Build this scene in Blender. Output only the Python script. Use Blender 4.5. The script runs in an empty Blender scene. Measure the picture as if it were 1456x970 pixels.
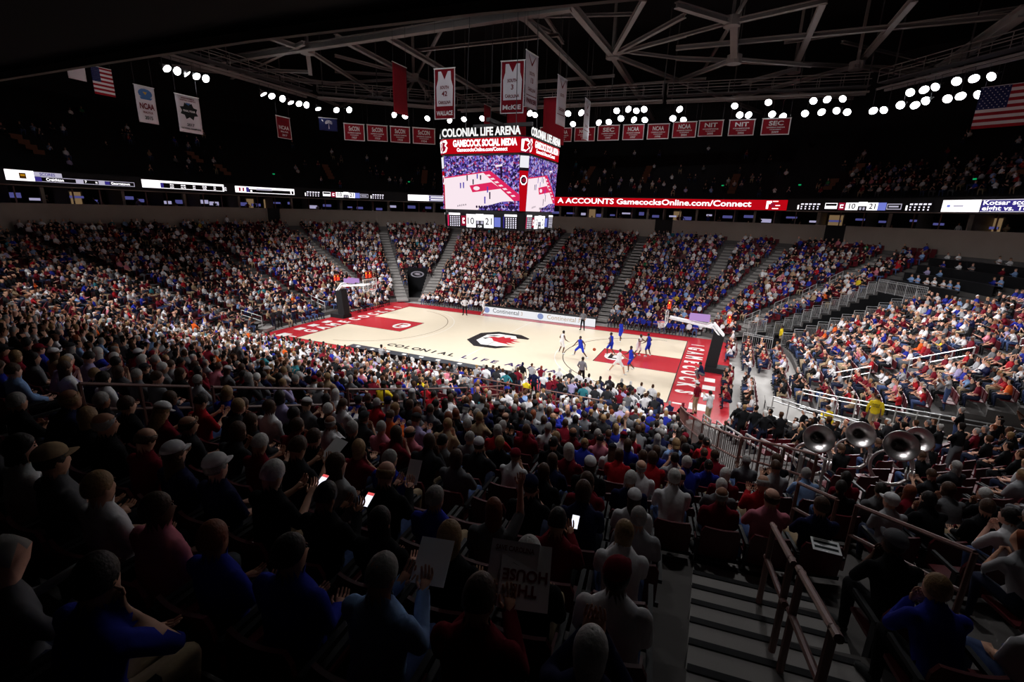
import bpy, bmesh, math, random
import numpy as np
from mathutils import Vector, Matrix

# ------------------------------------------------------------------ camera, world, exposure
SC = bpy.context.scene
COL = SC.collection
W, H = 1456, 970
CAM = Vector((16.209, -34.282, 10.28)); YAW, PITCH, ROLL, FOC = .4109, .2668, .0293, 673.12
_f = Vector((-math.sin(YAW)*math.cos(PITCH), math.cos(YAW)*math.cos(PITCH), -math.sin(PITCH)))
_r = Vector((math.cos(YAW), math.sin(YAW), 0)); _u = _r.cross(_f)
_r, _u = _r*math.cos(ROLL) + _u*math.sin(ROLL), _u*math.cos(ROLL) - _r*math.sin(ROLL)
cam_d = bpy.data.cameras.new('camera'); cam = bpy.data.objects.new('camera', cam_d); COL.objects.link(cam)
cam_d.sensor_fit = 'HORIZONTAL'; cam_d.sensor_width = 36; cam_d.lens = FOC/W*36; cam_d.clip_start = .1; cam_d.clip_end = 300
cam.matrix_world = Matrix(((_r.x, _u.x, -_f.x, CAM.x), (_r.y, _u.y, -_f.y, CAM.y), (_r.z, _u.z, -_f.z, CAM.z), (0, 0, 0, 1)))
SC.camera = cam
world = bpy.data.worlds.new('world'); SC.world = world; world.use_nodes = True
world.node_tree.nodes['Background'].inputs[0].default_value = (.6, .6, .8, 1)
world.node_tree.nodes['Background'].inputs[1].default_value = 0.0       # a closed hall: no sky
SC.view_settings.view_transform = 'Standard'; SC.view_settings.look = 'None'
SC.view_settings.exposure = 0.0; SC.view_settings.gamma = 1.0; SC.view_settings.use_curve_mapping = False
SC.cycles.use_denoising = True
SC.cycles.max_bounces = 4; SC.cycles.diffuse_bounces = 3; SC.cycles.glossy_bounces = 2; SC.cycles.transparent_max_bounces = 6
SC.cycles.sample_clamp_indirect = 3.0
LAMP_WATTS = 2500.0          # each floodlight
RND = random.Random(7)

def at(x, y, z):
    """world point on the level z seen at a picture position"""
    d = _f*FOC + _r*(x - W/2) - _u*(y - H/2)
    return CAM + d*((z - CAM.z)/d.z)
def to_px(p):
    d = Vector(p) - CAM; z = d.dot(_f)
    return (W/2 + FOC*d.dot(_r)/z, H/2 - FOC*d.dot(_u)/z, z)

# ------------------------------------------------------------------ helpers
TMP = bpy.data.scenes.new('workbench')                          # meshes are evaluated in an empty side scene, removed at the end
def evaluated(o):
    TMP.collection.objects.link(o); vl = TMP.view_layers[0]; vl.update(); dg = vl.depsgraph
    me = bpy.data.meshes.new_from_object(o.evaluated_get(dg), depsgraph=dg)
    TMP.collection.objects.unlink(o); return me
ORD = ['', 'top', 'second', 'third', 'fourth', 'fifth', 'sixth', 'seventh', 'eighth', 'ninth', 'tenth', 'eleventh', 'twelfth', 'thirteenth', 'fourteenth', 'fifteenth', 'sixteenth', 'seventeenth', 'eighteenth', 'nineteenth', 'twentieth', 'twenty-first', 'twenty-second', 'twenty-third', 'twenty-fourth', 'twenty-fifth', 'twenty-sixth', 'twenty-seventh', 'twenty-eighth', 'twenty-ninth', 'thirtieth', 'thirty-first', 'thirty-second']
def srgb(r, g, b):
    f = lambda c: (c/255/12.92) if c/255 <= .04045 else ((c/255 + .055)/1.055)**2.4
    return (f(r), f(g), f(b))
def mat(name, col, rough=.8, noise=0., scale=4., metal=0., spec=.3, bump=0., objcol=False, attr=None, stretch=None):
    m = bpy.data.materials.new(name); m.use_nodes = True; nt = m.node_tree; b = nt.nodes['Principled BSDF']
    b.inputs['Roughness'].default_value = rough; b.inputs['Metallic'].default_value = metal; b.inputs['Specular IOR Level'].default_value = spec
    b.inputs['Base Color'].default_value = (*col, 1)
    src = None
    if objcol: src = nt.nodes.new('ShaderNodeObjectInfo').outputs['Color']
    if attr: a = nt.nodes.new('ShaderNodeAttribute'); a.attribute_name = attr; src = a.outputs['Color']
    if noise > 0 or bump > 0:
        tc = nt.nodes.new('ShaderNodeTexCoord'); mp = nt.nodes.new('ShaderNodeMapping'); nz = nt.nodes.new('ShaderNodeTexNoise')
        nz.inputs['Scale'].default_value = scale; nz.inputs['Detail'].default_value = 4
        nt.links.new(tc.outputs['Object'], mp.inputs['Vector']); nt.links.new(mp.outputs['Vector'], nz.inputs['Vector'])
        if stretch: mp.inputs['Scale'].default_value = stretch
        if noise > 0:
            mr = nt.nodes.new('ShaderNodeMapRange'); mr.inputs['To Min'].default_value = 1 - noise; mr.inputs['To Max'].default_value = 1 + noise
            mx = nt.nodes.new('ShaderNodeMix'); mx.data_type = 'RGBA'; mx.blend_type = 'MULTIPLY'; mx.inputs['Factor'].default_value = 1
            nt.links.new(nz.outputs['Fac'], mr.inputs['Value']); nt.links.new(mr.outputs['Result'], mx.inputs['B'])
            mx.inputs['A'].default_value = (*col, 1)
            if src: nt.links.new(src, mx.inputs['A'])
            nt.links.new(mx.outputs['Result'], b.inputs['Base Color']); src = None
        if bump > 0:
            bp = nt.nodes.new('ShaderNodeBump'); bp.inputs['Strength'].default_value = bump; bp.inputs['Distance'].default_value = .02
            nt.links.new(nz.outputs['Fac'], bp.inputs['Height']); nt.links.new(bp.outputs['Normal'], b.inputs['Normal'])
    if src: nt.links.new(src, b.inputs['Base Color'])
    return m
def emit(name, col, strength, sample=False):
    m = bpy.data.materials.new(name); m.use_nodes = True; nt = m.node_tree
    nt.nodes.remove(nt.nodes['Principled BSDF']); e = nt.nodes.new('ShaderNodeEmission')
    e.inputs[0].default_value = (*col, 1); e.inputs[1].default_value = strength
    nt.links.new(e.outputs[0], nt.nodes['Material Output'].inputs[0])
    if not sample: m.cycles.emission_sampling = 'NONE'
    return m
def link_mesh(name, bm, m, parent=None, smooth=False):
    me = bpy.data.meshes.new(name)
    if isinstance(bm, tuple): me.from_pydata(bm[0], [], bm[1]); me.update()
    else: bm.to_mesh(me); bm.free()
    if m is not None: me.materials.append(m)
    if smooth: me.polygons.foreach_set('use_smooth', [True]*len(me.polygons))
    o = bpy.data.objects.new(name, me); COL.objects.link(o)
    if parent is not None: o.parent = parent
    return o
def dup_obj(o, parent=None, loc=None):
    c = o.copy(); COL.objects.link(c); c.parent = parent
    if loc is not None: c.location = loc
    return c
def tag(o, label, cat, group=None):
    o['label'] = label; o['category'] = cat
    if group: o['group'] = group
    return o
def struct(o): o['kind'] = 'structure'; return o
def empty(name, loc, label=None, cat=None, group=None, rz=0):
    o = bpy.data.objects.new(name, None); COL.objects.link(o); o.location = loc; o.rotation_euler = (0, 0, rz)
    if label: tag(o, label, cat, group)
    return o
def box(bm, lo, hi, m=None):
    vs = [Vector((x, y, z)) for x in (lo[0], hi[0]) for y in (lo[1], hi[1]) for z in (lo[2], hi[2])]
    if m is not None: vs = [m @ v for v in vs]
    v = [bm.verts.new(p) for p in vs]
    for f in ((0, 1, 3, 2), (4, 6, 7, 5), (0, 4, 5, 1), (2, 3, 7, 6), (0, 2, 6, 4), (1, 5, 7, 3)): bm.faces.new([v[i] for i in f])
def beam(bm, a, b, w, h=None, upv=(0, 0, 1)):
    """rectangular bar from a to b"""
    a, b = Vector(a), Vector(b); d = (b - a); L = d.length; d.normalize(); h = h or w
    x = d.cross(Vector(upv))
    x = x.normalized() if x.length > 1e-4 else Vector((1, 0, 0)); y = x.cross(d)
    vs = [p + x*sx*w/2 + y*sy*h/2 for p in (a, b) for sx in (-1, 1) for sy in (-1, 1)]
    v = [bm.verts.new(p) for p in vs]
    for f in ((0, 2, 3, 1), (4, 5, 7, 6), (0, 1, 5, 4), (2, 6, 7, 3), (0, 4, 6, 2), (1, 3, 7, 5)): bm.faces.new([v[i] for i in f])
def tube(bm, pts, r, n=8, closed=False):
    pts = [Vector(p) for p in pts]; N = len(pts); rings = []; rr = r if isinstance(r, (list, tuple)) else [r]*N
    ref = Vector((0, 0, 1)); prev = None
    for i, p in enumerate(pts):
        t = (pts[(i+1) % N] - pts[i-1]) if closed else (pts[min(i+1, N-1)] - pts[max(i-1, 0)])
        t.normalize()
        x = (prev - t*prev.dot(t)) if prev is not None else t.cross(ref)
        if x.length < 1e-3: x = t.cross(Vector((1, 0, 0)))
        x.normalize(); prev = x; y = t.cross(x)
        rings.append([bm.verts.new(p + x*rr[i]*math.cos(2*math.pi*k/n) + y*rr[i]*math.sin(2*math.pi*k/n)) for k in range(n)])
    prs = list(zip(rings, rings[1:])) + ([(rings[-1], rings[0])] if closed else [])
    for r0, r1 in prs:
        for k in range(n): bm.faces.new((r0[k], r0[(k+1) % n], r1[(k+1) % n], r1[k]))
    if not closed: bm.faces.new(list(reversed(rings[0]))); bm.faces.new(rings[-1])
def plate(bm, pts, th=None):
    bm.faces.new([bm.verts.new(p) for p in pts])
_texts = {}
def text_geo(s, size, bold=.012, spacing=1.0, width=None):
    """(verts Nx2 centred, faces) of a line of lettering, baseline at 0"""
    key = (s, size, bold, spacing)
    if key not in _texts:
        cu = bpy.data.curves.new('t', 'FONT'); cu.body = s; cu.size = size; cu.offset = bold*size; cu.space_character = spacing
        cu.align_x = 'CENTER'; cu.resolution_u = 3
        o = bpy.data.objects.new('t', cu); me = evaluated(o)
        bpy.data.objects.remove(o); bpy.data.curves.remove(cu)
        v = np.array([(p.co.x, p.co.y) for p in me.vertices]) if len(me.vertices) else np.zeros((0, 2))
        _texts[key] = (v, [tuple(p.vertices) for p in me.polygons]); bpy.data.meshes.remove(me)
    v, f = _texts[key]; v = v.copy()
    if width and len(v): v[:, 0] *= width/(v[:, 0].max() - v[:, 0].min())
    if len(v): v[:, 0] -= (v[:, 0].max() + v[:, 0].min())/2
    return v, f
def lettering(s, size, mapper, m, parent, bold=.012, spacing=1.0, width=None, name='lettering'):
    v, f = text_geo(s, size, bold, spacing, width)
    return link_mesh(name, ([tuple(mapper(x, y)) for x, y in v], f), m, parent)

# ------------------------------------------------------------------ plan of the bowl: offset curves of a rounded rectangle
CX, CY, R0, TREAD, NROW = 12.5, 5.2, 6.0, .84, 26
def perim(d, s):
    """point at arc length s (0 = middle of the far side, + towards +X) on the curve at offset d; and the direction to the court"""
    R = R0 + d; q = R*math.pi/2; T = 4*CX + 4*CY + 4*q
    s = (s + T/2) % T - T/2; sg = 1 if s >= 0 else -1; s = abs(s)
    if s <= CX: x, y, nx, ny = s, CY+R, 0, -1
    elif s <= CX+q:
        a = math.pi/2 - (s-CX)/R; x, y, nx, ny = CX+R*math.cos(a), CY+R*math.sin(a), -math.cos(a), -math.sin(a)
    elif s <= CX+q+2*CY: x, y, nx, ny = CX+R, CY-(s-CX-q), -1, 0
    elif s <= CX+2*q+2*CY:
        a = -(s-CX-q-2*CY)/R; x, y, nx, ny = CX+R*math.cos(a), -CY+R*math.sin(a), -math.cos(a), -math.sin(a)
    else: x, y, nx, ny = CX-(s-CX-2*q-2*CY), -CY-R, 0, 1
    return sg*x, y, sg*nx, ny
def per_len(d): return 4*CX + 4*CY + 2*math.pi*(R0+d)
def zrow(i): return .3 + .235*i + .0016*i*i
def zat(i, right_end):
    """row height; the retractable end rows start later and climb faster"""
    return .40 + (zrow(15) - .40)*(i - 4)/11 if right_end and i < 15 else zrow(i)
def key_of(x, y):
    """('x', x) on the long sides, ('y', y) on the ends, else the corner angle in degrees (-180..180) about its corner centre; and the offset d"""
    ax, ay = abs(x) - CX, abs(y) - CY
    if ax <= 0: return ('n' if y < 0 else 'f', x, ay - R0)
    if ay <= 0: return ('e' if x > 0 else 'w', y, ax - R0)
    return ('c', math.degrees(math.atan2(math.copysign(ay, y), math.copysign(ax, x))), math.hypot(ax, ay) - R0)
def in_right_end(x, y):
    k = key_of(x, y); return x > 0 and (k[0] == 'e' or (k[0] == 'c' and -60 < k[1] < 36.05))
def zpt(x, y, i): return zat(i, in_right_end(x, y))
def corner(a, d, z=0):
    """point at corner angle a (degrees) and offset d"""
    t = math.radians(a); cx = math.copysign(CX, math.cos(t)); cy = math.copysign(CY, math.sin(t))
    return Vector((cx + (R0+d)*math.cos(t), cy + (R0+d)*math.sin(t), z))

# ------------------------------------------------------------------ materials
M_CONC = mat('concrete', srgb(150, 146, 142), .85, .18, 1.5, bump=.1)
M_CONC_D = mat('dark concrete', srgb(92, 88, 86), .9, .2, 1.2)
M_WALL = mat('painted concrete wall', srgb(150, 138, 128), .85, .1, .8)
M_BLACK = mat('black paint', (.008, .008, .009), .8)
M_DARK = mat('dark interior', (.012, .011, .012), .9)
M_STEEL = mat('painted roof steel', srgb(128, 122, 120), .55, .1, 2.)
M_STEEL_D = mat('dark roof steel', srgb(70, 68, 70), .6, .1, 2.)
M_SILVER = mat('galvanised steel rail', srgb(205, 205, 205), .35, .08, 8., metal=.6)
M_BROWN = mat('brown painted rail', srgb(120, 82, 74), .4, .1, 6., spec=.5)
M_SEAT = mat('maroon seat plastic', srgb(86, 14, 24), .45, .15, 3., spec=.4)
M_SEAT_D = mat('black seat frame', (.02, .02, .022), .5)
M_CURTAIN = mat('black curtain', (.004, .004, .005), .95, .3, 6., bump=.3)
M_WHITE = mat('white paint', srgb(235, 235, 235), .6)
M_MAROON = mat('maroon cloth', srgb(128, 10, 28), .85, .12, 3.)
M_WCLOTH = mat('white banner cloth', srgb(225, 220, 228), .85, .05, 2.)
M_COURTWOOD = mat('maple court floor', srgb(228, 213, 188), .22, .05, 1.0, spec=.45, stretch=(.6, 9, 1))
M_COURTRED = mat('red court paint', srgb(184, 38, 48), .22, .05, 2., spec=.45)
M_COURTBLACK = mat('black court paint', srgb(28, 26, 28), .25, spec=.45)
M_COURTWHITE = mat('white court paint', srgb(238, 234, 230), .25, spec=.45)
M_COURTGREY = mat('faint court line', srgb(120, 105, 92), .25, spec=.45)
M_COURTBLUE = mat('violet court lettering', srgb(58, 44, 92), .25, spec=.45)
M_SKIN = mat('skin', (.5, .3, .2), .6, objcol=True)
M_EYE = mat('eyes', (.02, .015, .012), .3); M_LIP = mat('brows and lips', (.16, .06, .045), .6)
M_CLOTH = mat('clothing', (.5, .5, .5), .9, .18, 14., objcol=True, bump=.25, spec=.1)
M_HAIR = mat('hair', (.1, .06, .03), .55, .35, 40., objcol=True, bump=.4)
M_PAINT = mat('plain paint', (.5, .5, .5), .6, objcol=True)
M_CROWD = mat('crowd clothing and skin', (.5, .5, .5), .85, attr='Col', spec=.15)
M_BRASS = mat('silver plated brass', srgb(225, 218, 216), .3, .1, 5., metal=1.)
E_WHITE = emit('led white', (1., .96, 1.), 1.6); E_RED = emit('led red', srgb(190, 8, 22), .9); E_BLACK = mat('dark led panel', (.004, .004, .006), .5)
E_MAROON = emit('led maroon', srgb(150, 20, 50), .9); E_BLUE = emit('led blue', srgb(120, 130, 220), .9); E_INDIGO = emit('led indigo', srgb(60, 50, 140), .8)
E_GREY = emit('led grey', srgb(190, 185, 205), .9); E_DOT = emit('led dot', (.9, .85, 1.), 1.2); E_GOLD = emit('led gold', srgb(190, 130, 20), .8); E_BROWN = emit('led brown', srgb(70, 40, 10), .8)
E_TV = emit('television picture', srgb(110, 110, 190), .4); E_TV2 = emit('television picture pale', srgb(200, 195, 235), .6); E_WARM = emit('warm lit doorway', srgb(225, 185, 135), .22)
E_STEP_GLOW = emit('stair steps with warm light painted in', srgb(140, 84, 66), .03); E_GREEN = emit('green exit light', srgb(20, 190, 110), .6); E_NUM = emit('red clock digits', (1., .08, .03), 2.5); E_YEL = emit('amber clock digits', (1., .55, .05), 2.5)
E_PHONE = emit('phone screen', (.85, .86, 1.), 1.3); E_PHONER = emit('phone screen red bar', (.9, .12, .12), .9)
E_LAMP = emit('floodlight lens', (.96, .97, 1.), 14.0)
E_VIOLET = emit('led violet board', srgb(190, 150, 215), .9); E_AD = emit('advert led white', (.96, .96, 1.), .9); E_ADTXT = emit('advert led amber text', srgb(205, 170, 130), .8); E_ADTXT2 = emit('advert led dark text', srgb(60, 58, 60), .6); E_ADBLUE = emit('advert led blue', srgb(150, 165, 215), .8)
E_VCOURT = emit('video court', srgb(250, 232, 240), 1.0); E_VPINK = emit('video red', srgb(225, 40, 95), .95); E_VDARK = emit('video dark', srgb(50, 30, 70), .6); E_VBLUE = emit('video blue', srgb(90, 70, 190), .8)
E_FRAME = mat('display housing', (.010, .010, .012), .6)
def crowd_video():
    m = emit('video crowd', (.5, .4, .8), .9); nt = m.node_tree; e = [n for n in nt.nodes if n.type == 'EMISSION'][0]
    tc = nt.nodes.new('ShaderNodeTexCoord'); vo = nt.nodes.new('ShaderNodeTexVoronoi'); vo.inputs['Scale'].default_value = 9
    cr = nt.nodes.new('ShaderNodeValToRGB'); cr.color_ramp.interpolation = 'CONSTANT'
    for i, (p, c) in enumerate(((0, srgb(40, 28, 70)), (.3, srgb(110, 90, 190)), (.5, srgb(70, 50, 140)), (.65, srgb(200, 180, 235)), (.8, srgb(170, 60, 110)), (.9, srgb(150, 140, 230)))):
        el = cr.color_ramp.elements[i] if i < 2 else cr.color_ramp.elements.new(p)
        el.position = p; el.color = (*c, 1)
    sep = nt.nodes.new('ShaderNodeSeparateColor'); nt.links.new(tc.outputs['Object'], vo.inputs['Vector'])
    nt.links.new(vo.outputs['Color'], sep.inputs[0]); nt.links.new(sep.outputs[0], cr.inputs[0]); nt.links.new(cr.outputs[0], e.inputs[0])
    return m
E_VCROWD = crowd_video()
# ------------------------------------------------------------------ floodlights first: they are the light of the hall
lamp_px = [(240,98,21),(257,101,21),(263,103,21),(272,106,21),(280,108,21),(374,133,21),(386,136,21),(401,140,21),(413,145,21),(425,147,21),(435,149,21),(452,154,21),(478,156,21),(496,156,21),
 (560,163,21),(576,165,21),(608,168,21),(639,171,21),(660,169,21),(686,168,21),(753,161,21),(761,163,21),(808,161,21),(826,160,21),(815,176,20.4),(877,157,21.3),(893,155,21.3),(905,157,21.3),(916,155,21.3),
 (851,174,20.4),(866,173,20.4),(883,168,20.4),(901,170,20.4),(917,170,20.4),(957,168,20.4),(966,155,21.3),(972,170,20.4),
 (1052,163,20.6),(1064,163,20.6),(1093,145,21.6),(1098,162,20.6),(1113,165,20.6),(1045,150,21.6),(1157,143,21.6),(1176,141,21.6),(1199,140,21.6),(1145,161,20.6),(1168,159,20.6),(1190,157,20.6),(1205,159,20.6),
 (1242,157,20.2),(1257,156,20.2),(1281,149,20.2),(1301,149,20.2),(1317,143,20.2),(1295,131,21.2),(1314,127,21.2),(1331,123,21.2),(1361,115,21.2),(1385,111,21.2),(1411,108,21.2),(1348,140,20.2),(1366,136,20.2),(1392,134,20.2),(1415,128,20.2)]
def lamp_meshes():
    bm = bmesh.new(); n = 16                                   # bell shaped reflector, opening towards -Z
    prof = [(.10, .34), (.20, .30), (.30, .20), (.37, .06), (.40, -.10), (.415, -.12)]
    rings = [[bm.verts.new((r*math.cos(2*math.pi*k/n), r*math.sin(2*math.pi*k/n), z)) for k in range(n)] for r, z in prof]
    for r0, r1 in zip(rings, rings[1:]):
        for k in range(n): bm.faces.new((r0[k], r1[k], r1[(k+1) % n], r0[(k+1) % n]))
    bm.faces.new(rings[0])
    tube(bm, [(0, 0, .34), (0, 0, .52)], .09, 10)
    me = bpy.data.meshes.new('reflector'); bm.to_mesh(me); bm.free(); me.materials.append(M_SILVER)
    bm = bmesh.new()                                           # slightly domed lens
    rings = [[bm.verts.new((r*math.cos(2*math.pi*k/n), r*math.sin(2*math.pi*k/n), z)) for k in range(n)] for r, z in ((.40, -.105), (.28, -.13), (.12, -.145))]
    c = bm.verts.new((0, 0, -.15))
    for r0, r1 in zip(rings, rings[1:]):
        for k in range(n): bm.faces.new((r0[k], r0[(k+1) % n], r1[(k+1) % n], r1[k]))
    for k in range(n): bm.faces.new((rings[-1][k], rings[-1][(k+1) % n], c))
    le = bpy.data.meshes.new('lens'); bm.to_mesh(le); bm.free(); le.materials.append(E_LAMP)
    bm = bmesh.new()                                           # yoke
    tube(bm, [(-.43, 0, .05), (-.43, 0, .45), (-.3, 0, .62), (.3, 0, .62), (.43, 0, .45), (.43, 0, .05)], .025, 6)
    yo = bpy.data.meshes.new('yoke'); bm.to_mesh(yo); bm.free(); yo.materials.append(M_STEEL_D)
    return me, le, yo
LAMP_ME, LENS_ME, YOKE_ME = lamp_meshes()
ZC = 22.65                                                     # catwalk decks; a pipe rail runs below each edge
CATWALKS = [((-28.75, -18), (-28.75, 9.9)), ((-28.2, 10.6), (-16.4, 19.9)), ((-16, 21.3), (8, 22.9)), ((8.4, 23.2), (26.6, 24.6)), ((27.4, 23.6), (34.6, 14.2)), ((-28, -22.2), (30, -22.2))]
def pipe_point(x, y):
    """nearest point on a catwalk's pipe rails"""
    best = None
    for (x0, y0), (x1, y1) in CATWALKS:
        L_ = math.hypot(x1-x0, y1-y0); ux, uy = (x1-x0)/L_, (y1-y0)/L_
        for q in (-.5, .5):
            ax, ay = x0 + uy*q, y0 - ux*q; t = max(0, min(L_, (x-ax)*ux + (y-ay)*uy)); px_, py_ = ax + ux*t, ay + uy*t; e = math.hypot(x-px_, y-py_)
            if best is None or e < best[0]: best = (e, Vector((px_, py_, ZC - .55)))
    return best[1]
def add_lamp(p, aim, label, group, power=1., cone=54, soft=1.):
    p = Vector(p); root = empty('floodlight', p, label, 'floodlight', group)
    root.scale = (.8, .8, .8); root.rotation_mode = 'QUATERNION'; root.rotation_quaternion = (Vector(aim) - p).to_track_quat('-Z', 'Y')
    for n_, me in (('reflector', LAMP_ME), ('lens', LENS_ME), ('yoke', YOKE_ME)):
        o = bpy.data.objects.new(n_, me); COL.objects.link(o); o.parent = root
    qt = root.rotation_quaternion; top = p + qt @ Vector((0, 0, .62*.8)); hk = pipe_point(p.x, p.y); inv = Matrix.LocRotScale(p, qt, Vector((.8, .8, .8))).inverted()
    el = Vector((top.x, top.y, hk.z)); pts = [top, el] + ([hk] if (hk - el).length > .12 else [])
    bm = bmesh.new(); tube(bm, [inv @ q for q in pts], .03, 6); link_mesh('mounting_arm', bm, M_STEEL_D, root)
    ld = bpy.data.lights.new('bulb', 'SPOT'); ld.energy = LAMP_WATTS*power; ld.spot_size = math.radians(cone); ld.spot_blend = soft; ld.shadow_soft_size = .3; ld.color = (.985, .985, 1.)
    lo = bpy.data.objects.new('bulb', ld); COL.objects.link(lo); lo.parent = root; lo.location = (0, 0, -.25)
LAMP_POS = [at(x, y, z) for x, y, z in lamp_px]
for k, y_ in enumerate((-5.75, -5.0, -4.25, -3.5, -2.75)): LAMP_POS[k] = Vector((-28.25, y_, 21))
for it in range(30):                                           # neighbours on one rail stand clear of each other
    for a in range(len(LAMP_POS)):
        for b in range(a):
            d_ = LAMP_POS[a] - LAMP_POS[b]
            if d_.length < .82: m_ = (.83 - d_.length)/2*d_.normalized(); m_.z = 0; LAMP_POS[a] = LAMP_POS[a] + m_; LAMP_POS[b] = LAMP_POS[b] - m_
cnt = {}
for KL, p in enumerate(LAMP_POS):
    if p.x < -24: aim, pw, cn = [((-5, p.y*.2, 0), 1.2, 54), ((20, -1, 1), 1.8, 44), ((-17, 10, 1), 1.6, 54)][KL % 3]; where = 'end catwalk by the tall white banners'
    elif p.x > 20: aim, pw, cn = [((5, 0, 0), .85, 54), ((9, -8, 0), .9, 50), ((28, -3, 3), 3.2, 50)][KL % 3]; where = 'clustered catwalk by the striped flag'
    else: aim, pw, cn = [((p.x*.6, 0, 0), .9, 54), ((p.x*.8, -7, 0), 1.05, 58), ((26, -1, 2), 3.0, 40)][KL % 3]; where = 'long catwalk above the maroon title banners'
    cnt[where] = cnt.get(where, 0) + 1; nth = 'first' if cnt[where] == 1 else ORD[cnt[where]]
    add_lamp(p, aim, f'lit round floodlight, {nth} along the ' + where, 'floodlights on the ' + where, pw, cn)
for k in range(24):                                            # the same row on the near side, above and behind the seats
    x = -26.5 + 2.3*k; kind = k % 4 if 2 < x < 24 else (k % 3)
    add_lamp((x, -21.5, 21), [(x*.7, -13, 0), (x*.95, 12, 1), (-20, 9, 1) if x < 0 else (25, 5, 2), (x*.8 + 3, -20, 4)][kind], 'lit round floodlight on the catwalk above the dark seats', 'floodlights on the catwalk above the dark seats', [4.2, 3.4, 3.0, .62][kind], [74, 44, 46, 104][kind], [1., .85, .85, 1.][kind])

for bx_, aim, cn, pw in ((-6.95, (-3, 2, 18.6), 30, .16), (2.25, (1, 2, 18.6), 30, .16), (9.15, (5, 5, 18.6), 32, .16), (-20.75, (-28, -7, 17.6), 34, .14), (-11.55, (-24, 12, 18.9), 26, .16), (-2.35, (-10, 21, 19.2), 28, .2), (6.85, (5, 22.5, 19.2), 28, .2), (13.75, (16, 24, 19.4), 26, .2)):      # small spotlights added out of view to brighten the banners
    add_lamp((bx_, -23.0, 21.3), aim, 'small spotlight added out of view on the catwalk, brightening banners', 'added banner spotlights', pw*4, cn)

# ------------------------------------------------------------------ arena floor and court
bm = bmesh.new(); box(bm, (-46, -38, -.4), (46, 46, -.03)); struct(link_mesh('floor', bm, M_CONC))
bm = bmesh.new(); box(bm, (-17.6, -9.3, -.03), (17.6, 9.3, .0)); COURT = struct(link_mesh('floor_court', bm, M_COURTRED))
def flat(name, polys, m, z, parent=COURT):
    v, f = [], []
    for p in polys:
        f.append(tuple(range(len(v), len(v)+len(p)))); v += [(x, y, z) for x, y in p]
    return link_mesh(name, (v, f), m, parent)
bm = bmesh.new(); box(bm, (-14.325, -7.62, 0), (14.325, 7.62, .006)); link_mesh('wood_floor', bm, M_COURTWOOD, COURT)
def ring_poly(cx, cy, r, w, a0, a1, n=40):
    P = []
    for k in range(n):
        t0, t1 = math.radians(a0+(a1-a0)*k/n), math.radians(a0+(a1-a0)*(k+1)/n)
        P.append([(cx+(r-w/2)*math.cos(t0), cy+(r-w/2)*math.sin(t0)), (cx+(r+w/2)*math.cos(t0), cy+(r+w/2)*math.sin(t0)), (cx+(r+w/2)*math.cos(t1), cy+(r+w/2)*math.sin(t1)), (cx+(r-w/2)*math.cos(t1), cy+(r-w/2)*math.sin(t1))])
    return P
def rect(x0, y0, x1, y1): return [(x0, y0), (x1, y0), (x1, y1), (x0, y1)]
for sx in (-1, 1):
    x0, x1 = sorted((sx*8.53, sx*14.325))
    flat('lane_paint', [rect(x0, -1.83, x1, 1.83)], M_COURTRED, .009)
    flat('lane_line', [rect(x0, -1.86, x1, -1.81), rect(x0, 1.81, x1, 1.86), rect(sx*8.53-.03, -1.86, sx*8.53+.03, 1.86)], M_COURTBLACK, .0115)
    flat('three_point_line', ring_poly(sx*12.73, 0, 6.75, .06, 90 if sx > 0 else -79, 270 if sx > 0 else 79) + [], M_COURTGREY if sx < 0 else M_COURTBLACK, .011)
    flat('college_line', ring_poly(sx*12.73, 0, 7.35, .05, 105 if sx > 0 else -75, 255 if sx > 0 else 75), M_COURTWHITE, .0105)
    flat('baseline', [rect(sx*14.325-.03, -7.62, sx*14.325+.03, 7.62)], M_COURTBLACK, .0112)
    flat('free_throw_emblem', [[(sx*9.7+.75*math.cos(t*math.pi/9), .95*math.sin(t*math.pi/9)) for t in range(18)]], M_COURTWHITE, .012)
    flat('emblem_mark', [rect(sx*9.7-.4, -.6, sx*9.7-.1, .6), rect(sx*9.7-.4, -.6, sx*9.7+.35, -.35), rect(sx*9.7-.4, .35, sx*9.7+.35, .6)], M_COURTRED if sx < 0 else M_COURTBLACK, .014)
    for k, ch in enumerate('GAMECOCKS'):                       # large letters along each end apron, read from the court
        yk = (5.4 - k*1.335)
        lettering(ch, 1.05, (lambda x, y, yk=yk: (14.62 + y*1.5, yk - x*1.02, .004)) if sx > 0 else (lambda x, y, yk=yk: (-14.62 - y*1.5, -yk + x*1.02, .004)), M_COURTWHITE, COURT, .045, name='apron_lettering')
    flat('apron_mark', [rect(sx*14.7, 6.6, sx*15.7, 6.75), rect(sx*14.6, -7.5, sx*15.3, -7.3), rect(sx*15.5, -7.9, sx*16.4, -6.9)], M_COURTWHITE, .004)
    flat('floor_mat', [rect(sx*16.1, -2.6, sx*16.75, -1.8), rect(sx*16.05, -4.2, sx*16.8, -3.4), rect(sx*16.05, -5.7, sx*16.8, -4.9)], M_COURTWHITE, .004)
flat('half_court_line', [rect(-.03, -7.62, .03, 7.62)], M_COURTWHITE, .0105)
flat('sideline', [rect(-14.33, 7.59, 14.33, 7.65), rect(-14.33, -7.65, 14.33, -7.59)], M_COURTBLACK, .0112)
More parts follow.
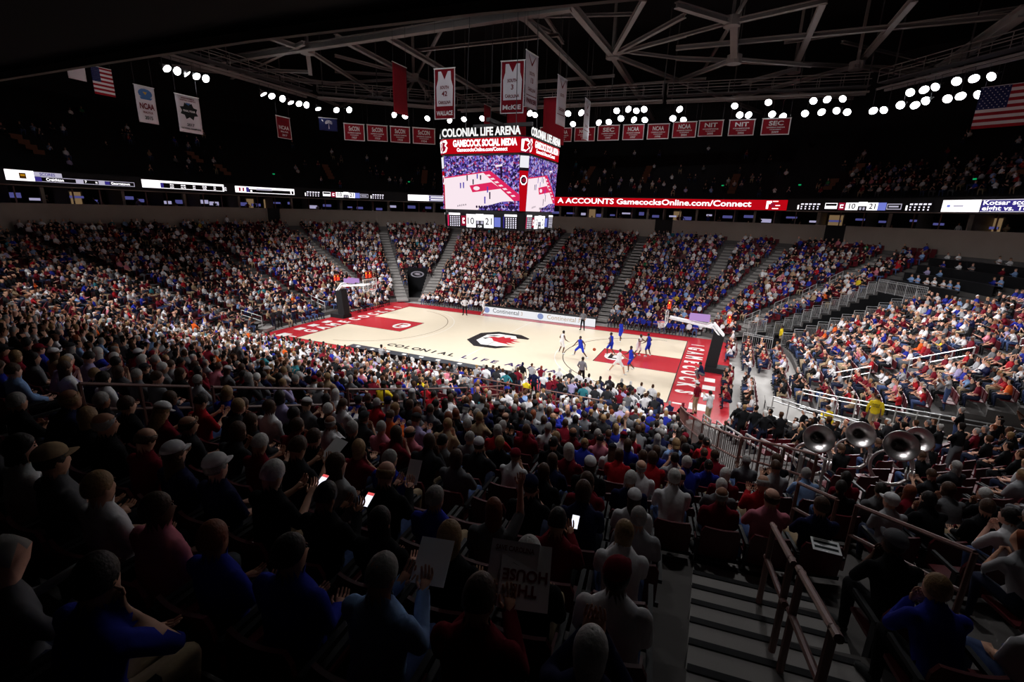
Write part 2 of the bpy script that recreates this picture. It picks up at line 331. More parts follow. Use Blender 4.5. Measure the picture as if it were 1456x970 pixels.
# centre emblem: block C with a red plumed shape
flat('centre_emblem', [[(-3.55+1.3, -1.25), (-.85, -2.65), (.95, -2.5), (2.1, -1.25), (1.05, -1.65), (.8, -1.85), (-.6, -1.95), (-1.5, -1.0)],
                       [(-2.25, -1.25), (-1.5, -1.0), (-1.5, 1.0), (-2.25, 1.25)],
                       [(-2.25, 1.25), (-1.5, 1.0), (-.7, 1.75), (.85, 1.75), (1.25, 1.1), (2.2, 1.2), (2.2, 1.55), (1.1, 2.35), (-1.1, 2.4)]], M_COURTBLACK, .012)
flat('emblem_ground', [[(-1.5, -1.0), (-.6, -1.95), (.8, -1.85), (1.25, -1.3), (1.5, 0), (1.25, 1.1), (.85, 1.75), (-.7, 1.75), (-1.5, 1.0)]], M_COURTWHITE, .0105)
flat('emblem_plumes', [[(-1.1, .3), (-.6, .1), (-.2, -.5), (.5, -.8), (1.6, -1.0), (1.0, -.55), (1.8, -.5), (1.2, -.1), (2.0, .15), (1.2, .35), (1.5, .8), (.8, .75), (.7, 1.15), (.3, .8), (0, 1.1), (-.25, .6), (-.7, .7)]], M_COURTRED, .013)
flat('emblem_beak', [[(-1.35, .6), (-.9, 1.1), (-.3, 1.2), (-.55, .9), (-.95, .75)], [(-1.4, -.1), (-.9, .25), (-1.0, -.35)]], M_COURTBLACK, .014)
for word, xs, m in (('COLONIAL', -6.55, M_COURTBLACK), ('LIFE', .05, M_COURTBLUE), ('ARENA', 3.6, M_COURTBLUE)):
    for k, ch in enumerate(word):
        lettering(ch, .95, lambda x, y, k=k, xs=xs: (xs + k*.78 + x, -5.85 + y*.95, .012), m, COURT, .035, name='court_lettering')

# ------------------------------------------------------------------ seating terraces
CUTS = [(20., 33., 2, 15), (-32., -15., 2, 16), (116., 127., 1, 8)]        # entrance tunnels: corner angles, rows
def keys():
    K = []
    def arc(a0, a1, extra):
        n = 14; A = sorted(set([a0 + (a1-a0)*i/n for i in range(n+1)] + [e for e in extra if min(a0, a1) <= e <= max(a0, a1)]), reverse=a1 < a0)
        return [('c', a) for a in A]
    ex = [a for c in CUTS for a in c[:2]] + [36., -60.]
    K += [('f', -CX + .01)] + [('f', x) for x in (-4, 6)] + [('f', CX - .01)]
    K += arc(89.98, .02, ex) + [('e', 0)] + arc(-.02, -89.98, ex) + [('n', CX - .01), ('n', 0), ('n', -CX + .01)]
    K += arc(-90.02, -179.98, ex) + [('w', 0)] + arc(179.98, 90.02, ex)
    return K
def key_pt(k, d, z):
    if k[0] == 'f': return (k[1], CY + R0 + d, z)
    if k[0] == 'n': return (k[1], -CY - R0 - d, z)
    if k[0] == 'e': return (CX + R0 + d, k[1], z)
    if k[0] == 'w': return (-CX - R0 - d, k[1], z)
    return tuple(corner(k[1], d, z))
def cut_at(k0, k1, i):
    if k0[0] == 'c' and k1[0] == 'c':
        a = (k0[1] + k1[1])/2
        if k0[1]*k1[1] < 0: a = k0[1]
        for c in CUTS:
            if c[0] < a < c[1] and c[2] <= i <= c[3]: return True
    right_end = (k0[0] in 'ce' and k1[0] in 'ce') and (k0[0] == 'e' or -60.1 < k0[1] < 36.1) and (k1[0] == 'e' or -60.1 < k1[1] < 36.1) and key_pt(k0, 0, 0)[0] > 0
    return (right_end and i < 4) if i >= 0 else right_end
K = keys(); v, f = [], []
def quad(a, b, c, d_):
    n = len(v); v.extend((a, b, c, d_)); f.append((n, n+1, n+2, n+3))
for j in range(len(K)):
    k0, k1 = K[j], K[(j+1) % len(K)]
    prev_z, started = -.03, False
    for i in range(NROW + 2):
        z = zat(min(i, NROW-1), cut_at(k0, k1, -1)) if i < NROW else zrow(NROW-1) + (i-NROW+1)*.35
        d0, d1 = i*TREAD, (i+1)*TREAD
        if cut_at(k0, k1, i): prev_z = -.03; continue
        quad(key_pt(k0, d0, prev_z), key_pt(k1, d0, prev_z), key_pt(k1, d0, z), key_pt(k0, d0, z))
        quad(key_pt(k0, d0, z), key_pt(k1, d0, z), key_pt(k1, d1, z), key_pt(k0, d1, z))
        prev_z = z
TERR = struct(link_mesh('floor_terrace', (v, f), M_CONC_D))
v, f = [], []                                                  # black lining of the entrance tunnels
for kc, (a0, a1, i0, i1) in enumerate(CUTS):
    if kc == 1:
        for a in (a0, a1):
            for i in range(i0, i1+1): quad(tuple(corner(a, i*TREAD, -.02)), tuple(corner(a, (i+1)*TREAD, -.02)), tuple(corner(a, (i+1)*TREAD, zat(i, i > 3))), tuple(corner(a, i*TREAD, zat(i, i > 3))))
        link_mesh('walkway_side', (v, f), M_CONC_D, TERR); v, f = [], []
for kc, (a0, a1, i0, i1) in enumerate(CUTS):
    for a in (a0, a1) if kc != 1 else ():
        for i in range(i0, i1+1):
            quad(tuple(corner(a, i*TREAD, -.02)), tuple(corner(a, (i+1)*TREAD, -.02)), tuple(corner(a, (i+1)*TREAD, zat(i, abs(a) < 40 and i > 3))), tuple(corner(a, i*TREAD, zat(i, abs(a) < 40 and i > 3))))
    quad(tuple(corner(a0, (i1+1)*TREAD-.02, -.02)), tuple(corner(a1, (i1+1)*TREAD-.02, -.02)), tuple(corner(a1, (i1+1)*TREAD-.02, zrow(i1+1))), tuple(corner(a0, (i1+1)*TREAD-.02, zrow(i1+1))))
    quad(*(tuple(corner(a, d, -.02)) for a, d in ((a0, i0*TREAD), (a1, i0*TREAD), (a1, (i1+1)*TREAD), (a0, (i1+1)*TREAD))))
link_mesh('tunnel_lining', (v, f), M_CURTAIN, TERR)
v, f = [], []                                                  # raised ramp of the walkway below the student seats
def ramp_z(d): return .85 + .05*max(0, d - 4)
for q in range(14):
    d0, d1 = 1.7 + q*.9, 2.6 + q*.9; quad(*(tuple(corner(a, d, ramp_z(d))) for a, d in ((-32.3, d0), (-14.8, d0), (-14.8, d1), (-32.3, d1))))
quad(*(tuple(corner(a, 1.7, z)) for a, z in ((-32.3, 0), (-14.8, 0), (-14.8, .85), (-32.3, .85))))
link_mesh('walkway_ramp', (v, f), M_CONC, TERR)

def ring_strip(name, d0, z0, d1, z1, m, s0=-200, s1=200, n=160, parent=None, dref=20.8):
    """ruled strip following the bowl between two offset/height pairs"""
    L = per_len(dref); s0, s1 = max(s0, -L/2), min(s1, L/2); V_, F_ = [], []
    for k in range(n+1):
        s = s0 + (s1-s0)*k/n
        x, y, nx_, ny_ = perim(dref, s)
        V_ += [(x - nx_*(d0-dref), y - ny_*(d0-dref), z0), (x - nx_*(d1-dref), y - ny_*(d1-dref), z1)]
    for k in range(n): F_.append((2*k, 2*k+2, 2*k+3, 2*k+1))
    return link_mesh(name, (V_, F_), m, parent)
S_NEAR = 78                                                    # behind the photographer the parapet is open
wall = struct(ring_strip('wall_parapet', 22.3, 7.0, 22.3, 9.8, M_WALL, -82, S_NEAR-20))
ring_strip('parapet_top', 22.3, 9.8, 22.65, 9.8, M_WALL, -82, S_NEAR-20, parent=wall)
ring_strip('counter_shelf', 22.65, 9.8, 23.4, 9.55, M_DARK, -82, S_NEAR-20, parent=wall)
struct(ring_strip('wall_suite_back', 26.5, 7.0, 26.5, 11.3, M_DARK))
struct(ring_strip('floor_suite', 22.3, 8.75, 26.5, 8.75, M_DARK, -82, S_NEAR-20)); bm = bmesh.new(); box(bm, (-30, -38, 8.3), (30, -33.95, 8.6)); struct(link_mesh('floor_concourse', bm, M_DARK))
soff = struct(ring_strip('ceiling_soffit', 20.83, 11.27, 26.5, 11.27, M_BLACK))
lip = struct(ring_strip('trim_1', 20.78, 11.225, 20.78, 11.30, M_WALL)); ring_strip('lip_underside', 20.78, 11.225, 20.84, 11.215, M_WALL, parent=lip)
fas = struct(ring_strip('wall_fascia', 20.85, 11.3, 20.85, 12.6, E_FRAME)); ring_strip('fascia_cap', 20.85, 12.6, 21.3, 12.6, M_CONC_D, parent=fas)
# upper deck: steps of dark concrete, and its back wall
V_, F_ = [], []
NU = 22
for k in range(161):
    s = -per_len(20.8)/2 + per_len(20.8)*k/160; x, y, nx_, ny_ = perim(20.8, s)
    for i in range(NU):
        z = 12.3 + .46*i
        for d, zz in ((21.3 + .85*i, z), (21.3 + .85*(i+1), z)): V_.append((x - nx_*(d-20.8), y - ny_*(d-20.8), zz))
for k in range(160):
    for i in range(2*NU-1): a = k*2*NU + i; F_.append((a, a+2*NU, a+2*NU+1, a+1))
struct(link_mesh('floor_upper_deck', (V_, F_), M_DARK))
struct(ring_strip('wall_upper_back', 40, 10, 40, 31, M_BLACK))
bm = bmesh.new(); box(bm, (-60, -52, 31), (60, 52, 31.4)); struct(link_mesh('ceiling', bm, M_BLACK))

# ------------------------------------------------------------------ suites behind the parapet: partitions, columns, doorways, televisions, ribbon
rs = random.Random(3)
s = -76.0; n_win = 0; tv_bm = None
def ring_pt(d, s, z, dref=20.8):
    x, y, nx_, ny_ = perim(dref, s); return Vector((x - nx_*(d-dref), y - ny_*(d-dref), z))
def ring_frame(s, dref=20.8):
    x, y, nx_, ny_ = perim(dref, s); n = Vector((nx_, ny_, 0)); return Vector((0, 0, 1)).cross(-n) * -1, n
k = 0
while s < 47:
    bm = bmesh.new()
    beam(bm, ring_pt(23.5, s, 8.75), ring_pt(23.5, s, 11.2), .28, .28) if k % 3 == 0 else beam(bm, ring_pt(23.2, s, 8.75), ring_pt(23.2, s, 11.2), .10, .10)
    struct(link_mesh('column_%d' % (k+1), bm, M_WALL if k % 3 == 0 else M_BROWN))
    if k % 2 == 0:
        v0 = [ring_pt(23.8, s, 8.75), ring_pt(26.4, s, 8.75), ring_pt(26.4, s, 11.2), ring_pt(23.8, s, 11.2)]
        struct(link_mesh('wall_partition_%d' % (k//2+1), ([tuple(q) for q in v0], [(0, 1, 2, 3)]), M_WALL))
    s += 2.1; k += 1
def screen_at(s, d, z, w, h, m, label):
    t, n = ring_frame(s); c = ring_pt(d, s, z); root = empty('television', c, label, 'television', 'televisions glowing in the suites')
    bm = bmesh.new(); P = [-t*w/2 - Vector((0, 0, h/2)), t*w/2 - Vector((0, 0, h/2)), t*w/2 + Vector((0, 0, h/2)), -t*w/2 + Vector((0, 0, h/2))]
    bm.faces.new([bm.verts.new(p + n*.045) for p in P])
    link_mesh('screen', bm, m, root)
    bm = bmesh.new(); b_ = 1.06
    vv = [bm.verts.new(p*b_ + n*z_) for z_ in (-.03, .04) for p in P]
    for q in ((3, 2, 1, 0), (4, 5, 6, 7), (0, 1, 5, 4), (1, 2, 6, 5), (2, 3, 7, 6), (3, 0, 4, 7)): bm.faces.new([vv[i] for i in q])
    link_mesh('bezel', bm, E_FRAME, root)
for k in range(58):
    s = -76 + 4.2*(k//2) + (1.1 if k % 2 == 0 else 3.0) + rs.uniform(-.25, .25)
    screen_at(s, 26.2 if k % 2 else 25.0, 10.3 + rs.uniform(-.25, .3), rs.choice((.7, .95, 1.2)), rs.choice((.22, .34, .45)), E_TV if rs.random() < .65 else E_TV2, 'glowing television on the wall of a dark suite above the parapet')
for k, s in enumerate((-48.3, -46.4, -2.6, 9.5, 25.6, 37.6, -66.0, -58.5)):
    t, n = ring_frame(s); w = 1.1 if k != 4 else 1.6
    P = [ring_pt(26.3, s, 8.8) - t*w/2, ring_pt(26.3, s, 8.8) + t*w/2, ring_pt(26.3, s, 11.0) + t*w/2, ring_pt(26.3, s, 11.0) - t*w/2]
    bm = bmesh.new(); plate(bm, P); d_ = struct(link_mesh('door_%d' % (k+1), bm, E_WARM))
    bm = bmesh.new()
    for a, b in ((0, 3), (3, 2), (2, 1)): beam(bm, P[a] + n*.05, P[b] + n*.05, .12)
    link_mesh('door_frame', bm, M_WALL, d_)

for k, (s, w) in enumerate(((8.3, 2.4), (-47.3, 1.8), (-20.5, 2.0), (27.0, 2.2))):          # concourse doorways: a flat dark sheet paints the shade of each opening
    t, n = ring_frame(s); V_, F_ = [], []
    P = [ring_pt(22.27, s, z) + t*q*w/2 for z in (7.1, 9.81) for q in (-1, 1)]; Q = [p - n*1.2 for p in P]
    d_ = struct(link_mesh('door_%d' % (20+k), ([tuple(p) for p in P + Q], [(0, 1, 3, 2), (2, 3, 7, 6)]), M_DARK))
    bm = bmesh.new()
    for a, b in ((0, 2), (1, 3)): beam(bm, P[a] + n*.02, P[b] + n*.02, .16)
    link_mesh('door_frame', bm, M_WALL, d_)
def ribbon(s0, s1, z0, z1, label, items):
    """curved LED strip on the fascia; items = [(kind, u0, u1, w0, w1, material or text...)] with u,w in 0..1"""
    root = empty('ribbon_display', ring_pt(20.8, (s0+s1)/2, z0), label, 'led display'); inv = -root.location
    def mp(u, w, lift=0.): return ring_pt(20.74 - lift, s0 + (s1-s0)*u, z0 + (z1-z0)*w) + inv
    n = max(2, int((s1-s0)/.8)); V_, F_ = [], []
    for k in range(n+1):
        for w, d in ((-.06, .06), (-.06, 0), (1.06, 0), (1.06, .06)): V_.append(tuple(mp(k/n, w, -d)))
    for k in range(n):
        for q in range(3): a = 4*k + q; F_.append((a, a+4, a+5, a+1))
    link_mesh('housing', (V_, F_), E_FRAME, root)
    for it in items:
        if it[0] == 'p':
            _, u0, u1, w0, w1, m = it[:6]; n = max(1, int((s1-s0)*(u1-u0)/.8)); V_, F_ = [], []
            lift = it[6] if len(it) > 6 else .012
            for k in range(n+1): V_ += [tuple(mp(u0+(u1-u0)*k/n, w0, lift)), tuple(mp(u0+(u1-u0)*k/n, w1, lift))]
            for k in range(n): F_.append((2*k, 2*k+2, 2*k+3, 2*k+1))
            link_mesh('led_panel', (V_, F_), m, root)
        else:
            _, txt, u, w, size, m, width = it
            lettering(txt, size, lambda x, y, u=u, w=w: mp(u + x/(s1-s0), w + y/(z1-z0), .025), m, root, .02, width=width*(s1-s0) if width else None)
def grid_items(u0, u1):
    out = [('p', u0, u0+.012, .12, .62, E_WHITE)]
    for c in range(5):
        uc = u0 + .025 + (u1-u0-.025)*c/5
        out += [('p', uc, uc + (u1-u0)*.12, .66, .82, E_DOT), ('p', uc+.002, uc + (u1-u0)*.07, .38, .52, E_DOT), ('p', uc+.002, uc + (u1-u0)*.07, .12, .26, E_DOT)]
    return out
def score_strip():
    it = grid_items(.0, .19) + [('p', .22, .315, .22, .88, E_WHITE), ('p', .225, .31, .55, .82, E_BLACK, .02), ('p', .325, .375, .1, .92, E_MAROON), ('p', .337, .363, .3, .72, E_WHITE, .02), ('p', .343, .366, .42, .6, E_MAROON, .03),
        ('p', .38, .475, .1, .92, E_WHITE), ('p', .475, .54, .55, 1.0, E_WHITE), ('p', .475, .54, .05, .5, E_BLACK, .02), ('p', .487, .503, .12, .42, E_GREY, .03), ('p', .513, .528, .12, .42, E_GREY, .03), ('p', .54, .62, .1, .92, E_WHITE), ('p', .62, .68, .1, .92, E_BLUE),
        ('p', .685, .79, .2, .8, E_GREY), ('p', .69, .785, .28, .72, E_BLACK, .02), ('t', '10', .43, .25, .75, E_BLACK, None), ('t', '21', .58, .25, .75, E_BLACK, None), ('p', .70, .77, .42, .58, E_GREY, .03)] + grid_items(.82, 1.)
    return it
ribbon(-74, -63.6, 11.62, 12.45, 'curved led strip listing two college game scores at seven pm', [
    ('p', 0, .21, .0, 1., E_WHITE), ('p', .21, .42, .52, .95, E_GREY), ('p', .10, .15, .2, .75, E_BROWN, .02), ('p', .108, .142, .45, .62, E_GOLD, .03), ('t', 'SCORES', .31, .6, .34, E_INDIGO, None),
    ('p', .21, 1., .0, .5, E_GREY), ('p', .26, .52, .05, .45, E_BLACK, .02), ('p', .21, .26, .02, .48, E_INDIGO, .02), ('t', 'Creighton', .36, .13, .34, E_WHITE, None), ('p', .58, .70, .05, .45, E_BLACK, .02), ('t', '7:00 pm', .64, .13, .32, E_WHITE, None), ('p', .75, .995, .05, .45, E_BLACK, .02), ('p', .75, .79, .08, .42, E_INDIGO, .03), ('t', 'Georgetown', .88, .13, .32, E_WHITE, None)])
ribbon(-62.9, -54, 11.62, 12.4, 'curved led strip with white block and two lines of percentages', [
    ('p', 0, 1., 0, 1., E_WHITE), ('p', .2, .985, .06, .72, E_BLACK, .02), ('p', .2, .235, .1, .7, E_INDIGO, .03)] + [('t', t, .33 + .135*k, .42, .22, E_WHITE, None) for k, t in enumerate(('9/16', '44.4%', '2/4', '50.0%', '2/3', '71.4%'))] + [('t', t, .33 + .135*k, .13, .22, E_WHITE, None) for k, t in enumerate(('6/23', '26.1%', '0/3', '0.0%', '3/4', '60.0%'))])
ribbon(-52.6, -45, 11.62, 12.35, 'curved led strip with small red crest and dark score bar', [
    ('p', 0, 1., 0, 1., E_WHITE), ('p', .22, .985, .08, .62, E_BLACK, .02), ('p', .06, .15, .2, .8, E_MAROON, .02), ('p', .09, .12, .1, .9, E_WHITE, .03), ('p', .18, .23, .1, .9, E_INDIGO, .03), ('p', .35, .62, .5, .78, E_GREY, .03), ('p', .25, .28, .15, .45, E_WHITE, .03), ('p', .93, .95, .1, .8, E_WHITE, .03)])
ribbon(-43.6, -32.6, 11.45, 12.3, 'curved led scoreboard strip reading 10 to 21 beside the lit doorways', score_strip())
ribbon(-29.2, -19, 11.45, 12.3, 'curved led strip with white block and violet text bars behind the scoreboard', [('p', 0, .3, 0, 1., E_WHITE), ('p', .3, 1., 0, 1., E_GREY), ('p', .31, 1., .1, .42, E_INDIGO, .02), ('p', .31, 1., .55, .85, E_INDIGO, .02), ('p', .33, .9, .2, .32, E_WHITE, .03), ('p', .33, .95, .64, .76, E_WHITE, .03)])
ribbon(-13, 22.3, 11.3, 12.45, 'long red led ribbon with white web address lettering', [('p', 0, 1., 0, 1., E_RED), ('t', 'A ACCOUNTS GamecocksOnline.com/Connect', .541, .32, .95, E_WHITE, .70), ('p', .937, .944, .12, .9, E_WHITE, .02), ('p', .944, .953, .6, .9, E_WHITE, .02), ('p', .956, .975, .12, .2, E_WHITE, .02), ('p', .956, .972, .82, .9, E_WHITE, .02), ('p', .965, .979, .42, .5, E_WHITE, .02), ('p', .950, .962, .3, .72, E_MAROON, .03)])
ribbon(23.4, 35.9, 11.35, 12.25, 'curved led scoreboard strip reading 10 to 21 beside the long red ribbon', score_strip())
ribbon(36.7, 50, 11.35, 12.35, 'curved led strip with violet two-line news text', [('p', 0, .23, 0, 1., E_WHITE), ('p', .03, .05, .4, .6, E_BLUE, .02), ('p', .07, .13, .44, .56, E_GREY, .02), ('p', .235, 1., 0, 1., E_INDIGO), ('p', .235, 1., .0, .08, E_GREY, .02), ('p', .235, 1., .92, 1., E_GREY, .02), ('t', 'Kotsar scored 17 and rebounded', .62, .58, .5, E_WHITE, .75), ('t', 'eight vs. Tennessee last Saturday', .62, .14, .5, E_WHITE, .75)])
# green exit lights and upper deck stair strips, their dim warm light painted as glow
def upper_pt(s, i, dz=0): return ring_pt(21.3 + .85*i, s, 12.3 + .46*i + dz)
for k, (s, i0, i1) in enumerate(((-70, 8, 11), (-68.6, 4, 7), (-53, 6, 8), (-51.5, 3, 5), (-39, 4, 8), (-27, 4, 8), (-4, 5, 10), (4.5, 5, 10), (15.6, 5, 7), (15.7, 2, 4), (26, 7, 9), (25, 3, 5), (38.5, 5, 10))):
    t, n = ring_frame(s); V_ = []; F_ = []
    for i in range(i0, i1+1):
        for d in (-.45, .45): V_ += [tuple(upper_pt(s, i, .02) + t*d), tuple(upper_pt(s, i, .42) + t*d), tuple(upper_pt(s, i+1, -.04) + t*d)]
    for q in range(i1-i0+1): a = 6*q; F_ += [(a, a+3, a+4, a+1), (a+1, a+4, a+5, a+2)]
    struct(link_mesh('trim_%d' % (k+2), (V_, F_), E_STEP_GLOW))
for k, s in enumerate((-46.5, -29, 14.7, 22.6, 37.2)):
    c = upper_pt(s, 2, 1.0); t, n = ring_frame(s)
    e = empty('exit_sign', c, 'small green lit exit sign hung over an upper deck aisle', 'exit sign', 'green exit signs in the upper deck')
    for nm, m, w, h, l in (('sign_box', E_FRAME, .34, .20, 0), ('sign_face', E_GREEN, .28, .13, .05)):
        bm = bmesh.new(); P = [-t*w/2 - Vector((0, 0, h/2)), t*w/2 - Vector((0, 0, h/2)), t*w/2 + Vector((0, 0, h/2)), -t*w/2 + Vector((0, 0, h/2))]
        vv = [bm.verts.new(p + n*(l+z_)) for z_ in (-.04, .0) for p in P]
        for q in ((3, 2, 1, 0), (4, 5, 6, 7), (0, 1, 5, 4), (1, 2, 6, 5), (2, 3, 7, 6), (3, 0, 4, 7)): bm.faces.new([vv[i] for i in q])
        link_mesh(nm, bm, m, e)
    bm = bmesh.new(); beam(bm, (0, 0, -1.0), (0, 0, -.1), .05); link_mesh('sign_post', bm, M_DARK, e)

# ------------------------------------------------------------------ roof steel and catwalks
roof_lines = [  # x0,y0,z0, x1,y1,z1, thickness
 (300,88,24,806,10,24,.45),(806,0,25.5,871,78,25.5,.42),(871,78,25.5,929,168,25.5,.42),(915,0,25.5,871,78,25.5,.3),(970,24,25.5,871,78,25.5,.26),(970,51,25.5,871,78,25.5,.26),(1041,31,25.5,871,78,25.5,.22),(966,68,25.5,1430,23,25.5,.3),
 (880,72,25.5,966,83,25.5,.22),(966,83,25.5,1327,100,25.5,.3),(876,80,25.5,1082,160,25.5,.3),(966,8,25.5,1041,31,25.5,.36),(1041,31,25.5,1170,2,25.5,.3),(1044,30,25.5,1044,86,24.0,.45),(966,114,25.5,1044,84,24.,.3),(1044,84,24.,1150,93,24.,.22),
 (1170,4,25.5,1129,99,25.5,.36),(1299,0,25.5,1218,94,25.5,.36),(1041,140,24.5,1218,94,24.5,.3),(1456,17,24.5,1327,105,24.5,.6),(1058,118,25,1129,99,25,.3),(1218,94,24.5,1327,110,24.5,.3),(1080,128,24,1210,140,24,.22),
 (480,53,25.5,588,110,25.5,.34),(588,110,25.5,718,163,25.5,.34),(480,80,25.5,580,106,25.5,.22),(480,102,25.5,580,108,25.5,.22),(480,118,25.5,580,112,25.5,.22),(480,153,25.5,585,114,25.5,.22),(596,114,25.5,628,165,25.5,.3),
 (553,54,24.5,718,150,24.5,.34),(747,25,24.5,844,122,24.5,.34),(620,128,25,870,108,25,.22),(592,72,25,790,50,25,.22),(720,135,25.5,1000,112,25.5,.2),(650,150,25,760,145,25,.2),(250,95,24,480,120,24,.3),(330,110,24,430,62,24,.26),(400,118,24,480,150,24,.24),(380,52,24,437,72,24,.3),(437,72,24.5,441,102,23.5,.3),(437,70,24.5,560,150,24.5,.26),(437,102,23.5,300,98,23.5,.22),
 (690,0,26.5,780,45,26.5,.25),(640,20,26.5,580,130,26.5,.2),(760,0,27,800,60,27,.2),(1060,0,27,1000,100,27,.2),(1120,60,27,1456,10,27,.2),(1200,60,27,1456,120,27,.2),(500,30,27,900,20,27,.2)]
for k, (x0, y0, z0, x1, y1, z1, w) in enumerate(roof_lines):
    bm = bmesh.new(); a, b = at(x0, y0, z0), at(x1, y1, z1); w *= 1.25
    d = (b - a).normalized(); sd = d.cross(Vector((0, 0, 1))); sd = sd.normalized() if sd.length > .1 else Vector((1, 0, 0))
    beam(bm, a - d*.3 + Vector((0, 0, w*.42)), b + d*.3 + Vector((0, 0, w*.42)), w, w*.16)      # rolled I section: two flanges and a web
    beam(bm, a - d*.3 - Vector((0, 0, w*.42)), b + d*.3 - Vector((0, 0, w*.42)), w, w*.16)
    beam(bm, a - d*.3, b + d*.3, w*.25, w*.7)
    struct(link_mesh('beam_%d' % (k+1), bm, M_STEEL))
for k, (x, y, z) in enumerate(((871, 78, 25.5), (588, 110, 25.5), (1041, 31, 25.5), (1044, 85, 24.), (437, 71, 24.3), (1129, 99, 25.3), (1218, 94, 24.6))):   # gusset nodes with hangers up to the roof
    p = at(x, y, z); bm = bmesh.new()
    tube(bm, [p + Vector((0, 0, -.35)), p + Vector((0, 0, .35))], .65, 10); beam(bm, p + Vector((0, 0, .3)), Vector((p.x, p.y, 31)), .25)
    struct(link_mesh('column_%d' % (200+k), bm, M_STEEL))
def catwalk(a, b, label, idx):
    a, b = Vector(a), Vector(b); d = (b-a).normalized(); sd = d.cross(Vector((0, 0, 1))).normalized(); L = (b-a).length
    root = empty('catwalk', a, label, 'catwalk')
    o = Vector((0, 0, 0)); e = b - a
    bm = bmesh.new(); beam(bm, o, e, 1.1, .08); link_mesh('deck', bm, M_STEEL_D, root)
    for q in (-1, 1):
        bm = bmesh.new()
        for h in (.55, 1.1): beam(bm, o + sd*q*.55 + Vector((0, 0, h)), e + sd*q*.55 + Vector((0, 0, h)), .06)
        for n_ in range(int(L/2)+1): beam(bm, o + d*min(2*n_, L) + sd*q*.55, o + d*min(2*n_, L) + sd*q*.55 + Vector((0, 0, 1.1)), .05)
        link_mesh('handrail', bm, M_STEEL, root)
    bm = bmesh.new(); beam(bm, o - sd*.5 - Vector((0, 0, .55)), e - sd*.5 - Vector((0, 0, .55)), .2, .2); beam(bm, o + sd*.5 - Vector((0, 0, .55)), e + sd*.5 - Vector((0, 0, .55)), .16, .16)
    link_mesh('pipe_rail', bm, M_STEEL, root)
    for n_ in range(int(L/6)+1):
        bm = bmesh.new(); p = o + d*min(6*n_ + .5, L); beam(bm, p - sd*.5 + Vector((0, 0, -.55)), p - sd*.5 + Vector((0, 0, 31 - a.z)), .10); link_mesh('hanger', bm, M_STEEL_D, root)
zc = ZC
catwalk((*CATWALKS[0][0], zc), (*CATWALKS[0][1], zc), 'dark steel catwalk carrying floodlights over the end stand', 0)
catwalk((*CATWALKS[1][0], zc), (*CATWALKS[1][1], zc), 'dark steel catwalk slanting across the far corner with the state flag', 1)
catwalk((*CATWALKS[2][0], zc), (*CATWALKS[2][1], zc), 'long dark steel catwalk above the maroon title banners', 2)
catwalk((*CATWALKS[3][0], zc), (*CATWALKS[3][1], zc), 'steel catwalk with bright lamps beyond the title banners', 3)
catwalk((*CATWALKS[4][0], zc), (*CATWALKS[4][1], zc), 'steel catwalk over the corner by the striped flag', 4)
catwalk((*CATWALKS[5][0], zc), (*CATWALKS[5][1], zc), 'steel catwalk above the dark seats', 5)
# ------------------------------------------------------------------ people: mesh library
V = Vector
def cap_mesh(bm, a, b, ra, rb, n=10):
    """closed tapered capsule from a to b"""
    a, b = V(a), V(b); d = b - a; L = max(d.length, 1e-5); d = d / L
    q = d.to_track_quat('Z', 'Y')
    prof = [(-ra, 0), (-ra*.7, ra*.7), (0, ra), (L, rb), (L+rb*.7, rb*.7), (L+rb, 0)]
    rings = []
    for h, r in prof:
        if r == 0: rings.append([bm.verts.new(a + q @ V((0, 0, h)))])
        else: rings.append([bm.verts.new(a + q @ V((r*math.cos(2*math.pi*k/n), r*math.sin(2*math.pi*k/n), h))) for k in range(n)])
    for r0, r1 in zip(rings, rings[1:]):
        for k in range(n):
            k2 = (k+1) % n
            if len(r0) == 1: bm.faces.new((r0[0], r1[k2], r1[k]))
            elif len(r1) == 1: bm.faces.new((r0[k], r0[k2], r1[0]))
            else: bm.faces.new((r0[k], r0[k2], r1[k2], r1[k]))
def loft_mesh(bm, rings, n=14):
    """closed loft: rings = [(center, xaxis, yaxis)] (axes carry the half sizes)"""
    rr = [[bm.verts.new(V(c) + V(x)*math.cos(2*math.pi*k/n) + V(y)*math.sin(2*math.pi*k/n)) for k in range(n)] for c, x, y in rings]
    for r0, r1 in zip(rr, rr[1:]):
        for k in range(n): bm.faces.new((r0[k], r0[(k+1) % n], r1[(k+1) % n], r1[k]))
    bm.faces.new(list(reversed(rr[0]))); bm.faces.new(rr[-1])
def ball_mesh(bm, c, r, mat=None, u=10, v=8):
    m = Matrix.Translation(V(c))
    if mat is not None: m = m @ mat
    m = m @ Matrix.Diagonal((r[0], r[1], r[2], 1))
    return bmesh.ops.create_uvsphere(bm, u_segments=u, v_segments=v, radius=1, matrix=m)['verts']
def eval_mods(bm, mods, name='tmp'):
    me = bpy.data.meshes.new(name); bm.to_mesh(me); bm.free()
    o = bpy.data.objects.new(name, me)
    for t, kw in mods:
        m = o.modifiers.new(t, t)
        for k, v in kw.items(): setattr(m, k, v)
    out = evaluated(o)
    bpy.data.objects.remove(o); bpy.data.meshes.remove(me)
    return out
def rotz(v, a): c, s = math.cos(a), math.sin(a); return V((v[0]*c - v[1]*s, v[0]*s + v[1]*c, v[2]))

